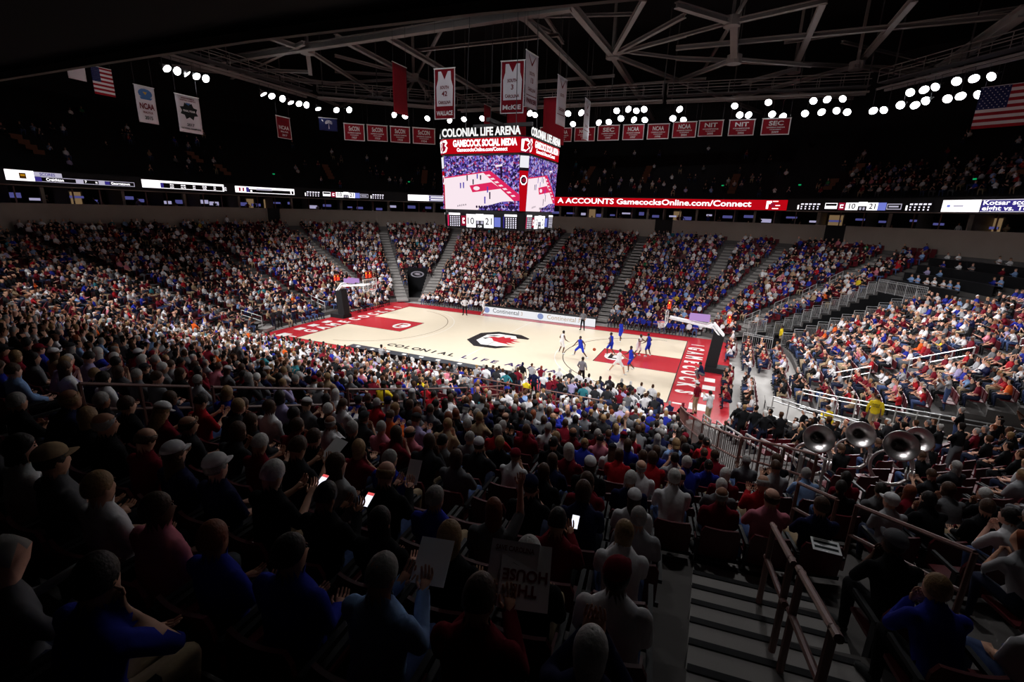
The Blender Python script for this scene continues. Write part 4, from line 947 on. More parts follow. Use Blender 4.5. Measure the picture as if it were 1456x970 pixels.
titles = [  # picture span of each title banner, heading, lines
 (488,518,176,200,'SoCON','1927'),(521,551,178,201,'SoCON','1933'),(554,583,180,203,'SoCON','1933'),(586,619,182,205,'SoCON','1934'),
 (722,745,181,203,'NCAA','1971'),(768,786,181,203,'NCAA','1972'),(788,814,182,202,'NCAA','1973'),(817,847,181,201,'NCAA','1989'),(850,882,178,200,'SEC','1997'),(886,917,177,199,'NCAA','1997'),(921,953,176,198,'NCAA','1998'),(957,992,173,196,'NCAA','2004'),(994,1030,171,194,'NIT','2005'),(1037,1075,170,193,'NIT','2006'),(1084,1126,168,192,'SEC','2009')]
M_TITLE = mat('title banner cloth', srgb(150, 22, 40), .85, .12, 2.)
def on_line(x, y, p, q):
    """point over the plan line p-q seen at a picture position"""
    d = _f*FOC + _r*(x - W/2) - _u*(y - H/2); e = (q[0]-p[0], q[1]-p[1])
    nn = (-e[1], e[0]); t = ((p[0]-CAM.x)*nn[0] + (p[1]-CAM.y)*nn[1])/(d.x*nn[0] + d.y*nn[1]); return CAM + d*t
for k, (x0, x1, y0, y1, head, yr) in enumerate(titles):
    line = ((-28.9, 10.6), (-14.5, 22.0)) if x1 < 640 else ((-16, 21.6), (30, 25.2))
    a, b, c = on_line(x0, y0 + .0, *line), on_line(x1, (y0), *line), on_line((x0+x1)/2, y1, *line)
    top = (a+b)/2; w = ((b-a).x**2 + (b-a).y**2)**.5; h = top.z - c.z; R = Vector((b.x-a.x, b.y-a.y, 0))
    banner(top, R, w*.97, h, f"maroon title banner with white heading {head}, {'first' if k == 0 else ORD[k+1]} from the state flag", 'banner', 'maroon title banners under the catwalk', M_TITLE, M_BTXT,
        [(head, 0, -h*.42, h*.36, M_BTXT, w*.5), ('CONFERENCE CHAMPIONS' if head != 'NIT' else 'CHAMPIONS', 0, -h*.58, h*.10, M_BTXT, w*.62), ('TOURNAMENT', 0, -h*.70, h*.08, M_BTXT, w*.4), (yr, 0, -h*.88, h*.16, M_BTXT, w*.24)], wave=.04)
# tall white title banners over the end stand
def left_at(x, y): return on_line(x, y, (-28.2, -30), (-28.2, 30))
def tall(xy_tl, xy_tr, y_b, **kw):
    a, b = left_at(*xy_tl), left_at(*xy_tr); c = left_at((xy_tl[0]+xy_tr[0])/2 + 12, y_b); top = (a+b)/2
    banner((top.x, top.y, top.z), (0, 1, 0), abs(b.y-a.y), top.z-c.z, **kw); return abs(b.y-a.y), top.z-c.z
a, b = left_at(190, 121), left_at(218, 124); w = b.y-a.y; h = 2.75
banner(((a+b)/2)[:], (0, 1, 0), w, h, 'tall white banner with blue crest and maroon semi-final lettering', cloth=M_WCLOTH,
    shapes=[([(w*.36*math.cos(t*.5236), -h*.2 + h*.13*math.sin(t*.5236)) for t in range(12)], M_BBLU), ([(-w*.3, -h*.3), (w*.34, -h*.3), (w*.25, -h*.36), (-w*.25, -h*.36)], M_BBLU), ([(-w*.12, -h*.16), (w*.1, -h*.16), (0, -h*.24)], M_BGOLD)],
    texts=[('NCAA', 0, -h*.62, h*.22, M_BMAR, w*.74), ('FINAL FOUR', 0, -h*.74, h*.08, M_BMAR, w*.5), ('2015', 0, -h*.9, h*.13, M_BBLK, w*.4)], wave=.03)
a, b = left_at(248, 133), left_at(282, 139); w = b.y-a.y; h = 3.0
banner(((a+b)/2)[:], (0, 1, 0), w, h, 'tall white banner with dark star-shaped crest dated 2017', cloth=M_WCLOTH,
    shapes=[([((w*.40 if t % 2 else w*.30)*math.cos(t*.3927), -h*.42 + (h*.24 if t % 2 else h*.16)*math.sin(t*.3927)) for t in range(16)], M_BBLK), ([(-w*.1, -h*.2), (w*.1, -h*.2), (w*.06, -h*.27), (-w*.06, -h*.27)], M_BBLU)],
    texts=[('NCAA WOMENS', 0, -h*.1, h*.05, M_BMAR, w*.55), ('BASKETBALL CHAMPIONS', 0, -h*.155, h*.05, M_BMAR, w*.66), ('FINAL FOUR', 0, -h*.44, h*.07, M_BTXT, w*.5), ('2017', 0, -h*.82, h*.10, M_BBLK, w*.32), ('NATIONAL CHAMPIONS', 0, -h*.91, h*.06, M_BBLK, w*.84)], wave=.03)
banner(left_at(402, 166)[:], (0, 1, 0), 1.75, 2.15, 'small maroon upright banner with white lettering near the state flag', cloth=M_MAROON, border=M_BTXT, texts=[('MENS', 0, -.55, .25, M_BMAR, .8), ('NCAA', 0, -1.25, .5, M_BTXT, 1.25), ('FINAL FOUR', 0, -1.55, .2, M_BTXT, .9), ('2017', 0, -1.9, .25, M_BTXT, .6)])
p = on_line(466, 168, (-28.9, 10.6), (-14.5, 22.0))
banner(p[:], (1, .79, 0), 2.0, 1.35, 'dark blue flag with a white palm tree and crescent', 'flag', None, M_FLAGBLUE, None,
    shapes=[([(.02, -1.15), (.12, -1.15), (.09, -.6), (.05, -.6)], M_BTXT)] + [([(.07, -.55), (.07 + .42*math.cos(a_), -.5 + .32*math.sin(a_)), (.07 + .36*math.cos(a_+.22), -.52 + .28*math.sin(a_+.22))], M_BTXT) for a_ in (-.5, -.1, .35, .8, 1.25, 1.7, 2.15, 2.6, 3.05, 3.4)] + [([(-.7, -.15), (-.55, -.25), (-.5, -.42), (-.58, -.38), (-.68, -.28)], M_BTXT)], name='flag')
def us_flag(c, R, w, h, label):
    sh = [([(-w/2, -h*(2*k+1)/13), (w/2, -h*(2*k+1)/13), (w/2, -h*(2*k+2)/13), (-w/2, -h*(2*k+2)/13)], M_BTXT) for k in range(6)]
    sh += [([(-w/2, 0), (-w*.1, 0), (-w*.1, -h*7/13), (-w/2, -h*7/13)], M_FLAGBLUE)]
    banner(c, R, w, h, label, 'flag', None, M_FLAGRED, None, shapes=sh[:-1], name='flag', wave=.0)
    return
def flag_stripes(c, R, w, h, label, canton_left=True):
    c = Vector(c); R = Vector(R).normalized(); n = R.cross(Vector((0, 0, 1)))
    root = empty('flag', c, label, 'flag')
    for k in range(13):
        z0, z1 = -h*k/13, -h*(k+1)/13; bm = bmesh.new(); box(bm, (-w/2, -.006, z1), (w/2, .006, z0), Matrix((R.to_4d()*1, (0, 0, 0, 0), (0, 0, 0, 0), (0, 0, 0, 1))).transposed() if False else Matrix(((R.x, -n.x, 0, 0), (R.y, -n.y, 0, 0), (0, 0, 1, 0), (0, 0, 0, 1))))
        link_mesh('stripe', bm, M_FLAGRED if k % 2 == 0 else M_BTXT, root)
    MM = Matrix(((R.x, -n.x, 0, 0), (R.y, -n.y, 0, 0), (0, 0, 1, 0), (0, 0, 0, 1)))
    bm = bmesh.new(); box(bm, (-w/2 - .002, -.02, -h*7/13), (-w*.1, .02, .002), MM); can = link_mesh('canton', bm, M_FLAGBLUE, root)
    bm = bmesh.new()
    for r_ in range(9):
        for q in range(6 if r_ % 2 == 0 else 5):
            x0 = -w/2 + w*.4*((q + (.5 if r_ % 2 == 0 else 1))/6); z0 = -h*7/13*(r_+.6)/9.2
            pts = [MM @ Vector((x0 + w*.012*(1 if t % 2 == 0 else .4)*math.sin(t*.6283), -.025, z0 + w*.012*(1 if t % 2 == 0 else .4)*math.cos(t*.6283))) for t in range(10)]
            bm.faces.new([bm.verts.new(v_) for v_ in pts])
    o = link_mesh('stars', bm, M_BTXT, can); o['kind'] = 'stuff'
    bm = bmesh.new(); tube(bm, [R*(-w/2), R*(w/2)], .03, 6); link_mesh('top_rod', bm, M_WHITE, root)
    bm = bmesh.new()
    for q in (-1, 1): tube(bm, [R*(q*w*.45), R*(q*w*.45) + Vector((0, 0, ZC - .53 - c.z))], .012, 5)
    link_mesh('hanging_wire', bm, M_STEEL_D, root)
p = at(1452, 118, 20.3); flag_stripes(p, (.9, -.42, 0), 4.2, 2.9, 'striped national flag with starry blue canton beside the clustered floodlights')
p = left_at(143, 96); flag_stripes(p[:], (0, 1, 0), 1.35, 1.9, 'striped national flag hung under the end catwalk near the tall white banners')
p = left_at(116, 98); banner((p.x, p.y - .35, p.z + .2), (0, 1, 0), 1.1, 1.0, 'plain white pennant hung beside the striped flag at the end', 'flag', None, M_WCLOTH, name='pennant', wave=.02)
# retired jersey banners from the roof steel
def jersey(px, py, zt, R, w, h, num, who, white, label, depth=None):
    c = at(px, py, zt)
    body, tx = (M_WCLOTH, M_BMAR) if white else (M_MAROON, M_BTXT)
    js = [(-w*.30, -h*.06), (-w*.16, -h*.06), (0, -h*.22), (w*.16, -h*.06), (w*.30, -h*.06), (w*.31, -h*.22), (w*.40, -h*.36), (w*.38, -h*.74), (-w*.38, -h*.74), (-w*.40, -h*.36), (-w*.31, -h*.22)]
    sh = [] if white else [(js, M_WCLOTH)]
    if white: sh = [([(-w*.42, -h*.77), (w*.42, -h*.77), (w*.42, -h*.785), (-w*.42, -h*.785)], M_BMAR), ([(-w*.30, -h*.05), (-w*.26, -h*.05), (0, -h*.19), (w*.26, -h*.05), (w*.30, -h*.05), (w*.03, -h*.23), (-w*.03, -h*.23)], M_BMAR)]
    t2 = M_BMAR
    banner(c, R, w, h, label, 'banner', None, body, M_BTXT if not white else M_WCLOTH, shapes=sh, wave=.015, hang=31-zt,
        texts=[('SOUTH', 0, -h*.40, h*.085, t2, w*.42, -.12), (num, 0, -h*.54, h*.13, t2, None), ('CAROLINA', 0, -h*.70, h*.085, t2, w*.6, .16), (who, 0, -h*.92, h*.12, tx, w*.78)], name='jersey_banner')
jersey(632, 97, 20.3, (1, .08, 0), 1.72, 3.45, '42', 'WALLACE', False, 'maroon jersey banner with white shirt and two-digit number')
jersey(729.5, 86, 20.3, (1, .12, 0), 1.72, 3.35, '3', 'McKIE', False, 'maroon jersey banner with white shirt and single-digit number')
jersey(757, 76, 21.0, (.12, 1, 0), 1.75, 3.5, '13', 'PARKER', True, 'white jersey banner seen almost edge on beside the single-digit shirt')
jersey(800, 110, 20.6, (.1, 1, 0), 1.75, 3.5, '', '', True, 'white jersey banner seen almost edge on beside the plain maroon back')
jersey(836, 142, 20.4, (.0, 1, 0), 1.75, 3.4, '', '', True, 'white jersey banner hung lowest before the title banners')
for px_, py_, zt, w, h, R, lab in ((568, 92, 20.6, 1.7, 3.4, (0, 1, 0), 'plain maroon back of a banner hung before the roof hub'), (693, 150, 21.2, 1.5, 4.2, (0, 1, 0), 'narrow plain maroon banner back above the scoreboard'), (735, 152, 21.2, 2.2, 4.2, (1, .1, 0), 'wide plain maroon banner back behind the single-digit shirt banner'), (789, 138, 21.2, 2.2, 4.4, (1, .1, 0), 'wide plain maroon banner back beside the twin floodlights')):
    banner(at(px_, py_, zt), R, w, h, lab, 'banner', None, M_MAROON, None, wave=.03, hang=31-zt)

# ------------------------------------------------------------------ basketball goals
def goal(sx, label):
    g = empty('basketball_goal', (sx*16.6, 0, 0), label, 'basketball hoop'); X = lambda x: sx*(x - 16.6)
    bm = bmesh.new(); box(bm, (min(X(16.0), X(17.6)), -.55, 0), (max(X(16.0), X(17.6)), .55, .35)); 
    link_mesh('base', bm, M_BLACK, g)
    bm = bmesh.new()                                            # tall padded upright
    P = [(X(16.0), .30), (X(16.75), .30), (X(16.95), 2.55), (X(16.25), 2.75)]
    vv = [[bm.verts.new((x, y, z)) for x, z in P] for y in (-.38, .38)]
    bm.faces.new(vv[0]); bm.faces.new(list(reversed(vv[1])))
    for k in range(4): bm.faces.new((vv[0][k], vv[0][(k+1) % 4], vv[1][(k+1) % 4], vv[1][k]))
    bmesh.ops.recalc_face_normals(bm, faces=bm.faces); link_mesh('pad', bm, M_BLACK, g)
    bm = bmesh.new(); beam(bm, (X(16.9), 0, 2.6), (X(16.2), 0, 3.35), .7, .12); beam(bm, (X(16.5), -.22, 3.05), (X(13.3), -.22, 3.45), .1, .16); beam(bm, (X(16.5), .22, 3.05), (X(13.3), .22, 3.45), .1, .16); beam(bm, (X(16.9), 0, 2.3), (X(16.1), 0, 3.2), .74, .08)
    link_mesh('boom', bm, M_WHITE, g)
    bm = bmesh.new(); x = X(13.1)
    beam(bm, (x, -.915, 2.90), (x, .915, 2.90), .05, .06); beam(bm, (x, -.915, 3.96), (x, .915, 3.96), .05, .06); beam(bm, (x, -.9, 2.9), (x, -.9, 3.96), .05, .05); beam(bm, (x, .9, 2.9), (x, .9, 3.96), .05, .05)
    bb = link_mesh('backboard_frame', bm, M_WHITE, g)
    bm = bmesh.new(); box(bm, (x-.008, -.88, 2.93), (x+.008, .88, 3.93)); link_mesh('glass', bm, M_GLASS, bb)
    bm = bmesh.new(); xs = x - sx*.02
    for a, b in (((xs, -.30, 3.05), (xs, .30, 3.05)), ((xs, -.30, 3.5), (xs, .30, 3.5)), ((xs, -.29, 3.05), (xs, -.29, 3.5)), ((xs, .29, 3.05), (xs, .29, 3.5))): beam(bm, a, b, .02, .05)
    link_mesh('target_square', bm, M_WHITE, bb)
    bm = bmesh.new(); rc = X(13.1 - .38); tube(bm, [(rc + .23*math.cos(2*math.pi*k/20), .23*math.sin(2*math.pi*k/20), 3.05) for k in range(20)], .012, 6, True); beam(bm, (X(13.1), 0, 3.04), (rc + sx*.22, 0, 3.04), .12, .04)
    rim = link_mesh('rim', bm, mat('orange rim', srgb(230, 70, 20), .4), g)
    bm = bmesh.new()
    for k in range(12):
        for dr in (-1, 1):
            pts = [(rc + r_*math.cos(2*math.pi*(k + dr*t*.5)/12), r_*math.sin(2*math.pi*(k + dr*t*.5)/12), 3.04 - .09*t) for t, r_ in ((0, .225), (1, .20), (2, .165), (3, .14), (4, .125), (5, .13))]
            tube(bm, pts, .008, 4)
    link_mesh('net', bm, M_WHITE, rim)
    for nm, c0, w_, h_ in (('shot_clock', (X(13.2), 0, 4.35), .62, .62), ('side_clock', (X(17.1), .1 if sx > 0 else .1, 3.75), .55, .55)):
        bm = bmesh.new(); box(bm, (c0[0]-.12, c0[1]-w_/2, c0[2]-h_/2), (c0[0]+.12, c0[1]+w_/2, c0[2]+h_/2)); cl = link_mesh(nm, bm, mat('clock housing red', srgb(150, 20, 15), .4), g)
        for tx, dz, hh, m in (('21', -.22, .4, E_NUM), ('8', .1, .18, E_YEL)):
            lettering(tx, hh, lambda x, y: (c0[0] + x, c0[1] - w_/2 - .015, c0[2] + dz + y), m, cl, .02, width=.2 if tx == '21' else None)
            lettering(tx, hh, lambda x, y: (c0[0] - sx*.135, c0[1] - sx*x*-1*-1, c0[2] + dz + y), m, cl, .02)
        bm = bmesh.new(); beam(bm, (c0[0], c0[1], c0[2]-h_/2), (c0[0], c0[1], 3.3 if nm != 'shot_clock' else 3.9), .06); link_mesh('clock_post', bm, M_STEEL_D, cl)
    bm = bmesh.new(); box(bm, (min(X(14.6), X(15.9)), -.32, 3.45), (max(X(14.6), X(15.9)), -.28, 3.85)); link_mesh('advert_board', bm, E_VIOLET, g)
    bm = bmesh.new(); box(bm, (min(X(14.6), X(15.9)), .28, 3.45), (max(X(14.6), X(15.9)), .32, 3.85)); link_mesh('advert_board', bm, E_VIOLET, g)
M_GLASS = bpy.data.materials.new('backboard glass'); M_GLASS.use_nodes = True; b_ = M_GLASS.node_tree.nodes['Principled BSDF']; b_.inputs['Base Color'].default_value = (.9, .95, .95, 1); b_.inputs['Roughness'].default_value = .05; b_.inputs['Alpha'].default_value = .10
goal(1, 'basketball goal with black padded upright beside the red lettered apron where play is'); goal(-1, 'basketball goal with black padded upright at the empty end of the court')

# ------------------------------------------------------------------ courtside tables
T = empty('scorers_table', (0, 8.75, 0), 'long courtside table with white lit advert panels', 'table')
for k, (x0, x1) in enumerate(((-5.85, -2.9), (-2.9, .05), (.05, 3.0), (3.0, 6.0))):
    bm = bmesh.new(); box(bm, (x0 + .01, -.16, .02), (x1 - .01, -.12, .78)); pn = link_mesh('advert_panel', bm, E_AD, T)
    if k in (0, 2): 
        link_mesh('panel_emblem', ([(x0 + .45 + .32*math.cos(t*.5236), -.166, .42 + .3*math.sin(t*.5236)) for t in range(12)], [tuple(range(12))]), E_ADBLUE, pn)
        lettering('Continental', .62, lambda x, y: (x0 + 2.6 + x, -.17, .25 + y), E_ADTXT2 if k == 0 else E_ADTXT, pn, .0, width=2.9)
        lettering('3', .5, lambda x, y: (x0 + 4.35 + x, -.17, .28 + y), E_ADTXT, pn, .0)
bm = bmesh.new(); box(bm, (-5.9, -.18, .78), (6.05, .5, .84)); link_mesh('table_top', bm, M_BLACK, T)
bm = bmesh.new(); box(bm, (-5.9, -.11, .0), (6.05, -.06, .78)); link_mesh('backing', bm, M_BLACK, T)
for x in (-5.8, -2.9, .05, 3.0, 5.9):
    bm = bmesh.new(); beam(bm, (x, .4, 0), (x, .4, .78), .05); link_mesh('leg', bm, M_STEEL_D, T)
T = empty('press_table', (-1.0, -9.5, 0), 'long dark courtside table along the near sideline', 'table')
bm = bmesh.new(); box(bm, (-6.3, -.05, .74), (6.6, .65, .79)); link_mesh('table_top', bm, mat('dark table top', srgb(40, 42, 50), .35), T)
for k in range(4):
    bm = bmesh.new(); box(bm, (-6.3 + 3.225*k + .01, .62, .02), (-6.3 + 3.225*(k+1) - .01, .66, .74)); link_mesh('front_panel', bm, M_BLACK, T)
for x in (-6.2, 0, 6.5):
    bm = bmesh.new(); beam(bm, (x, .05, 0), (x, .05, .74), .05); link_mesh('leg', bm, M_STEEL_D, T)
# papers on the near table
for k in range(9):
    x = -6.6 + 1.35*k + RND.uniform(-.2, .2); bm = bmesh.new(); box(bm, (-.15, -.11, 0), (.15, .11, .006)); o = link_mesh('paper', bm, M_WHITE); o.location = (x, -9.2 + RND.uniform(-.12, .1), .79); o.rotation_euler = (0, 0, RND.uniform(-.4, .4)); tag(o, 'white sheet of paper on the dark courtside table', 'paper', 'papers on the courtside table')
# far-left tunnel: curtain wall with oval emblem and lintel
a, b = corner(116.3, 8.6*TREAD), corner(126.7, 8.6*TREAD); cz = 3.0
bm = bmesh.new(); plate(bm, [Vector((b.x, b.y, 0)), Vector((a.x, a.y, 0)), Vector((a.x, a.y, cz)), Vector((b.x, b.y, cz))]); cu = tag(link_mesh('tunnel_curtain', bm, M_CURTAIN), 'black curtain with oval emblem closing the far tunnel', 'curtain')
R = (a - b).normalized(); n = R.cross(Vector((0, 0, 1))); c = (a+b)/2
link_mesh('emblem', ([tuple(c + R*(.85*math.cos(t*.3927)) + n*.05 + Vector((0, 0, 2.2 + .4*math.sin(t*.3927)))) for t in range(16)], [tuple(range(16))]), mat('pale emblem print', srgb(150, 145, 155), .8), cu)
link_mesh('emblem', ([tuple(c + R*(.65*math.cos(t*.3927)) + n*.06 + Vector((0, 0, 2.2 + .27*math.sin(t*.3927)))) for t in range(16)], [tuple(range(16))]), M_BLACK, cu)
link_mesh('emblem', ([tuple(c + R*x + n*.07 + Vector((0, 0, 2.2 + y))) for x, y in ((-.45, .05), (-.1, .18), (.4, .1), (.2, 0), (.45, -.12), (-.1, -.1))], [tuple(range(6))]), mat('pale emblem print two', srgb(170, 160, 170), .8), cu)

# ------------------------------------------------------------------ railings
def rail_run(name, pts, label, m, posts=True, h=1.0, bars=(1.0, .55), balusters=False, group=None, r=.028, cat='railing', panelled=False):
    """railing along floor points; every bay its own part"""
    P = [Vector(p) for p in pts]; root = empty(name, P[0], label, cat, group)
    for a, b in zip(P, P[1:]):
        a, b = a - P[0], b - P[0]; bm = bmesh.new()
        for z in bars: tube(bm, [a + Vector((0, 0, z)), b + Vector((0, 0, z))], r, 6)
        if balusters:
            nb = max(2, int((b-a).length/.14))
            for k in range(1, nb): q = a.lerp(b, k/nb); beam(bm, q + Vector((0, 0, .08)), q + Vector((0, 0, bars[0])), .018)
            tube(bm, [a + Vector((0, 0, .08)), b + Vector((0, 0, .08))], r*.7, 5)
        link_mesh('bay', bm, m, root)
    if posts:
        for p in P:
            bm = bmesh.new(); tube(bm, [p - P[0], p - P[0] + Vector((0, 0, h))], r*1.05, 6); link_mesh('post', bm, m, root)
    return root
def stepped_panels(a_deg, i0, i1, label, m, off=0.12, name='tunnel_railing'):
    """barrier panels stepping up beside a tunnel, one per row, each with frame and bars"""
    o0 = corner(a_deg, i0*TREAD, 0); root = empty(name, o0, label, 'railing')
    for i in range(i0, i1+1):
        z = zat(i, abs(a_deg) < 36 and i > 3); a = corner(a_deg, i*TREAD + .02, z) - o0; b = corner(a_deg, (i+1)*TREAD - .02, z) - o0
        bm = bmesh.new(); hh = 1.12
        tube(bm, [a, a + Vector((0, 0, hh)), b + Vector((0, 0, hh)), b], .026, 6); tube(bm, [a + Vector((0, 0, .12)), b + Vector((0, 0, .12))], .02, 5); tube(bm, [a + Vector((0, 0, .95)), b + Vector((0, 0, .95))], .018, 5)
        for k in range(1, 7): q = a.lerp(b, k/7); beam(bm, q + Vector((0, 0, .12)), q + Vector((0, 0, .95)), .02)
        link_mesh('rail_panel', bm, m, root)
        bm = bmesh.new(); beam(bm, a + Vector((0, 0, -.08)), b + Vector((0, 0, -.08)), .10, .16); link_mesh('kerb', bm, M_CONC, root)
stepped_panels(34., 2, 15, 'silver barrier panels stepping up the far edge of the black tunnel', M_SILVER)
stepped_panels(19.2, 4, 15, 'silver barrier panels stepping up the student edge of the black tunnel', M_SILVER)
rail_run('walkway_railing', [corner(-15.4, 2.6 + .75*k, ramp_z(2.6 + .75*k)) for k in range(14)], 'silver double-bar railing between the student seats and the walkway', M_SILVER, h=1.12, bars=(1.12, .92, .15))
rail_run('walkway_railing', [corner(-31.6, 2.0 + .75*k, ramp_z(2.0 + .75*k)) for k in range(14)], 'silver double-bar railing between the band and the walkway', M_SILVER, h=1.12, bars=(1.12, .92, .15))
p0, p1 = corner(19.5, 16*TREAD, zrow(16)), corner(33.5, 16*TREAD, zrow(16))
rail_run('tunnel_end_railing', [p0.lerp(p1, k/5) for k in range(6)], 'pale barrier closing the head of the black tunnel below the press rows', M_SILVER, h=1.1, bars=(1.1, .95), balusters=True)
rail_run('floor_barrier', [corner(30, 1.0, 0).lerp(corner(18, 2.6, 0), k/3) for k in range(4)], 'low silver barrier on the floor beside the steward in yellow', M_SILVER, h=1.1, bars=(1.1, .95), balusters=True)
# aisle handrails on the far corner section and the student section
for k, (a, i0, i1, lab) in enumerate(((46, 3, 5, 'low'), (46, 7, 9, 'middle'), (46, 11, 13, 'upper'), (46, 15, 17, 'top'))):
    rail_run('handrail', [corner(a, i*TREAD + .3, zrow(i)) for i in range(i0, i1+1)], f'short silver aisle handrail, {lab} one of four beyond the black tunnel', M_SILVER, h=.95, bars=(.95, .55), group='silver aisle handrails beyond the tunnel')
for k, (s_, i0, i1, lab) in enumerate(((-2.5, 5, 7, 'lowest'), (-2.5, 9, 12, 'middle'), (-2.5, 14, 17, 'upper'), (-2.5, 19, 22, 'top'))):
    rail_run('handrail', [Vector((CX + R0 + i*TREAD + .3, s_, zat(i, True))) for i in range(i0, i1+1)], f'{lab} silver handrail in the aisle through the student seats', M_SILVER, h=.95, bars=(.95, .55), group='silver handrails in the student aisle')
rail_run('handrail', [Vector((-18.5 - i*TREAD - .3, 0, zrow(i))) for i in (0, 1, 2)], 'short silver handrail in the aisle straight behind the empty-end goal', M_SILVER, h=.95, bars=(.95, .55))
rail_run('handrail', [corner(-160, i*TREAD + .3, zrow(i)) for i in (0, 1, 2)], 'short silver handrail in the slanting aisle beside the empty-end goal', M_SILVER, h=.95, bars=(.95, .55))
# handrails of the near aisle that drops through the packed stand
def zr_xy(x, y): return zrow(max(0., key_of(x, y)[2]/TREAD))
for lab, y0, y1 in (('topmost', -30.9, -29.4), ('second', -29.0, -26.2), ('third', -25.6, -22.8), ('fourth', -22.2, -19.4), ('lowest', -18.8, -16.0)):
    n_ = 2; rail_run('handrail', [Vector((7.9, y0 + (y1-y0)*k/n_, zr_xy(7.9, y0 + (y1-y0)*k/n_))) for k in range(n_+1)], f'{lab} brown handrail of the aisle dropping through the packed near stand', M_BROWN, h=1.0, bars=(1.0, .6), r=.03)
for lab, x0, x1 in (('long', 3.0, 8.3), ('short', 9.2, 12.3)):
    n_ = 4; rail_run('guard_rail', [Vector((x0 + (x1-x0)*k/n_, -14.72, zrow(4))) for k in range(n_+1)], f'brown guard rail behind the standing courtside crowd, {lab} run', M_BROWN, h=1.05, bars=(1.05, .6), r=.03)
# mesh fence and short silver rails on the steps beside the band
FB = [(15.35, -13.6), (15.68, -15.96), (16.0, -17.5), (16.3, -19.1), (16.75, -20.6), (17.2, -22.05)]
rail_run('mesh_fence', [Vector((x, y, zr_xy(x, y))) for x, y in FB], 'brown mesh fence climbing beside the band steps', M_BROWN, h=1.15, bars=(1.15, .6), balusters=True, r=.03, cat='fence')
rail_run('mesh_fence', [Vector((x, y, zr_xy(x, y))) for x, y in ((17.22, -22.1), (17.6, -22.6), (18.0, -23.1), (18.45, -23.9))], 'brown barred fence closing the head of the band steps', M_BROWN, h=1.2, bars=(1.2, .66), balusters=True, r=.03, cat='fence')
for (x0, y0), (x1, y1) in (((16.3, -15.6), (16.55, -17.2)), ((16.75, -17.4), (16.9, -18.9)), ((17.0, -18.8), (17.3, -20.9)), ((17.45, -20.4), (17.65, -22.0)), ((17.75, -21.2), (18.0, -22.85)), ((18.15, -21.9), (18.3, -23.3)), ((18.5, -22.4), (18.65, -23.7))):
    rail_run('handrail', [Vector((x0, y0, zr_xy(x0, y0))), Vector((x1, y1, zr_xy(x1, y1)))], 'short silver rail on the steps beside the band', M_SILVER, h=1.1, bars=(1.1, .92), group='short silver rails on the band steps', r=.028)
for lab, q0, q1 in (('longer', (18.22, -27.5), (18.75, -29.0)), ('shorter', (17.75, -26.4), (18.05, -27.3))):
    rail_run('guard_rail', [Vector((*q0, zr_xy(*q0))), Vector((*q1, zr_xy(*q1)))], f'{lab} thin bright rail beside the steps behind the band', M_BROWN, h=1.0, bars=(1.0, .55), r=.026)
# press rows at the head of the black tunnel: skirted tables
for k, (i, a0, a1) in enumerate(((17, 15, 33), (19, 13, 34), (21, 11, 35), (23, 9, 36))):
    d = i*TREAD + .1; z = zrow(i); V_, F_, n_ = [], [], 10
    root = empty('press_table', corner((a0+a1)/2, d, z), f'{("lowest", "second", "third", "topmost")[k]} black-skirted press table above the tunnel', 'table', 'black press tables above the tunnel'); o0 = root.location
    for q in range(n_+1):
        a = a0 + (a1-a0)*q/n_
        V_ += [tuple(corner(a, d, z - .02) - o0), tuple(corner(a, d, z + .80) - o0), tuple(corner(a, d + .5, z + .80) - o0), tuple(corner(a, d + .5, z + .76) - o0)]
    for q in range(n_):
        b = 4*q; F_ += [(b, b+4, b+5, b+1)]
    link_mesh('skirt', (V_, F_), M_CURTAIN, root); F2 = []
    for q in range(n_): b = 4*q; F2 += [(b+1, b+5, b+6, b+2), (b+2, b+6, b+7, b+3)]
    link_mesh('table_top', (V_, F2), mat('black table top', (.01, .01, .012), .4), root)
# foreground stairs: steps with dark nosings, and their hand rails
AX = 17.07
ST = struct(empty('floor_aisle', Vector((AX, -28.4, zrow(20))))); o0 = ST.location.copy()
for i in range(20, 27):
    for half in (0, 1):
        zi = lambda q: zrow(min(q, 27))
        z0 = zi(i) - (zi(i) - zi(i-1))*(.5 if half == 0 else 0); d0 = i*TREAD - (TREAD/2 if half == 0 else 0); d1 = d0 + TREAD/2
        cp = lambda d, w, z: Vector((AX + w, -(CY + R0 + d) + .42 + .10*w, z)) - o0
        for nm, zz, dd, m in (('step', (z0 - .3, z0 + .01), (d0, d1), M_CONC), ('nosing', (z0 - .05, z0 + .022), (d0 - .012, d0 + .055), M_BLACK)):
            bm = bmesh.new(); vv = [bm.verts.new(cp(d, w, z)) for z in zz for d, w in ((dd[0], -.70), (dd[1], -.70), (dd[1], .70), (dd[0], .70))]
            for q in ((3, 2, 1, 0), (4, 5, 6, 7), (0, 1, 5, 4), (1, 2, 6, 5), (2, 3, 7, 6), (3, 0, 4, 7)): bm.faces.new([vv[j] for j in q])
            bmesh.ops.recalc_face_normals(bm, faces=bm.faces); ob = link_mesh(nm, bm, m, ST if nm == 'step' else stp)
            if nm == 'step': stp = ob
def aisle_rail(y0, y1, x, label):
    a, b = Vector((x, y0, zr_xy(x, y0))), Vector((x, y1, zr_xy(x, y1)))
    root = empty('stair_handrail', a, label, 'railing'); e = b - a
    for z in (.95, .55):
        bm = bmesh.new(); tube(bm, [Vector((0, 0, z)) - e.normalized()*.12, e + Vector((0, 0, z)) + e.normalized()*.12], .028, 8); link_mesh('bar', bm, M_BROWN, root)
    for q in (0., 1.):
        bm = bmesh.new(); tube(bm, [e*q, e*q + Vector((0, 0, .97))], .03, 8); link_mesh('post', bm, M_BROWN, root)
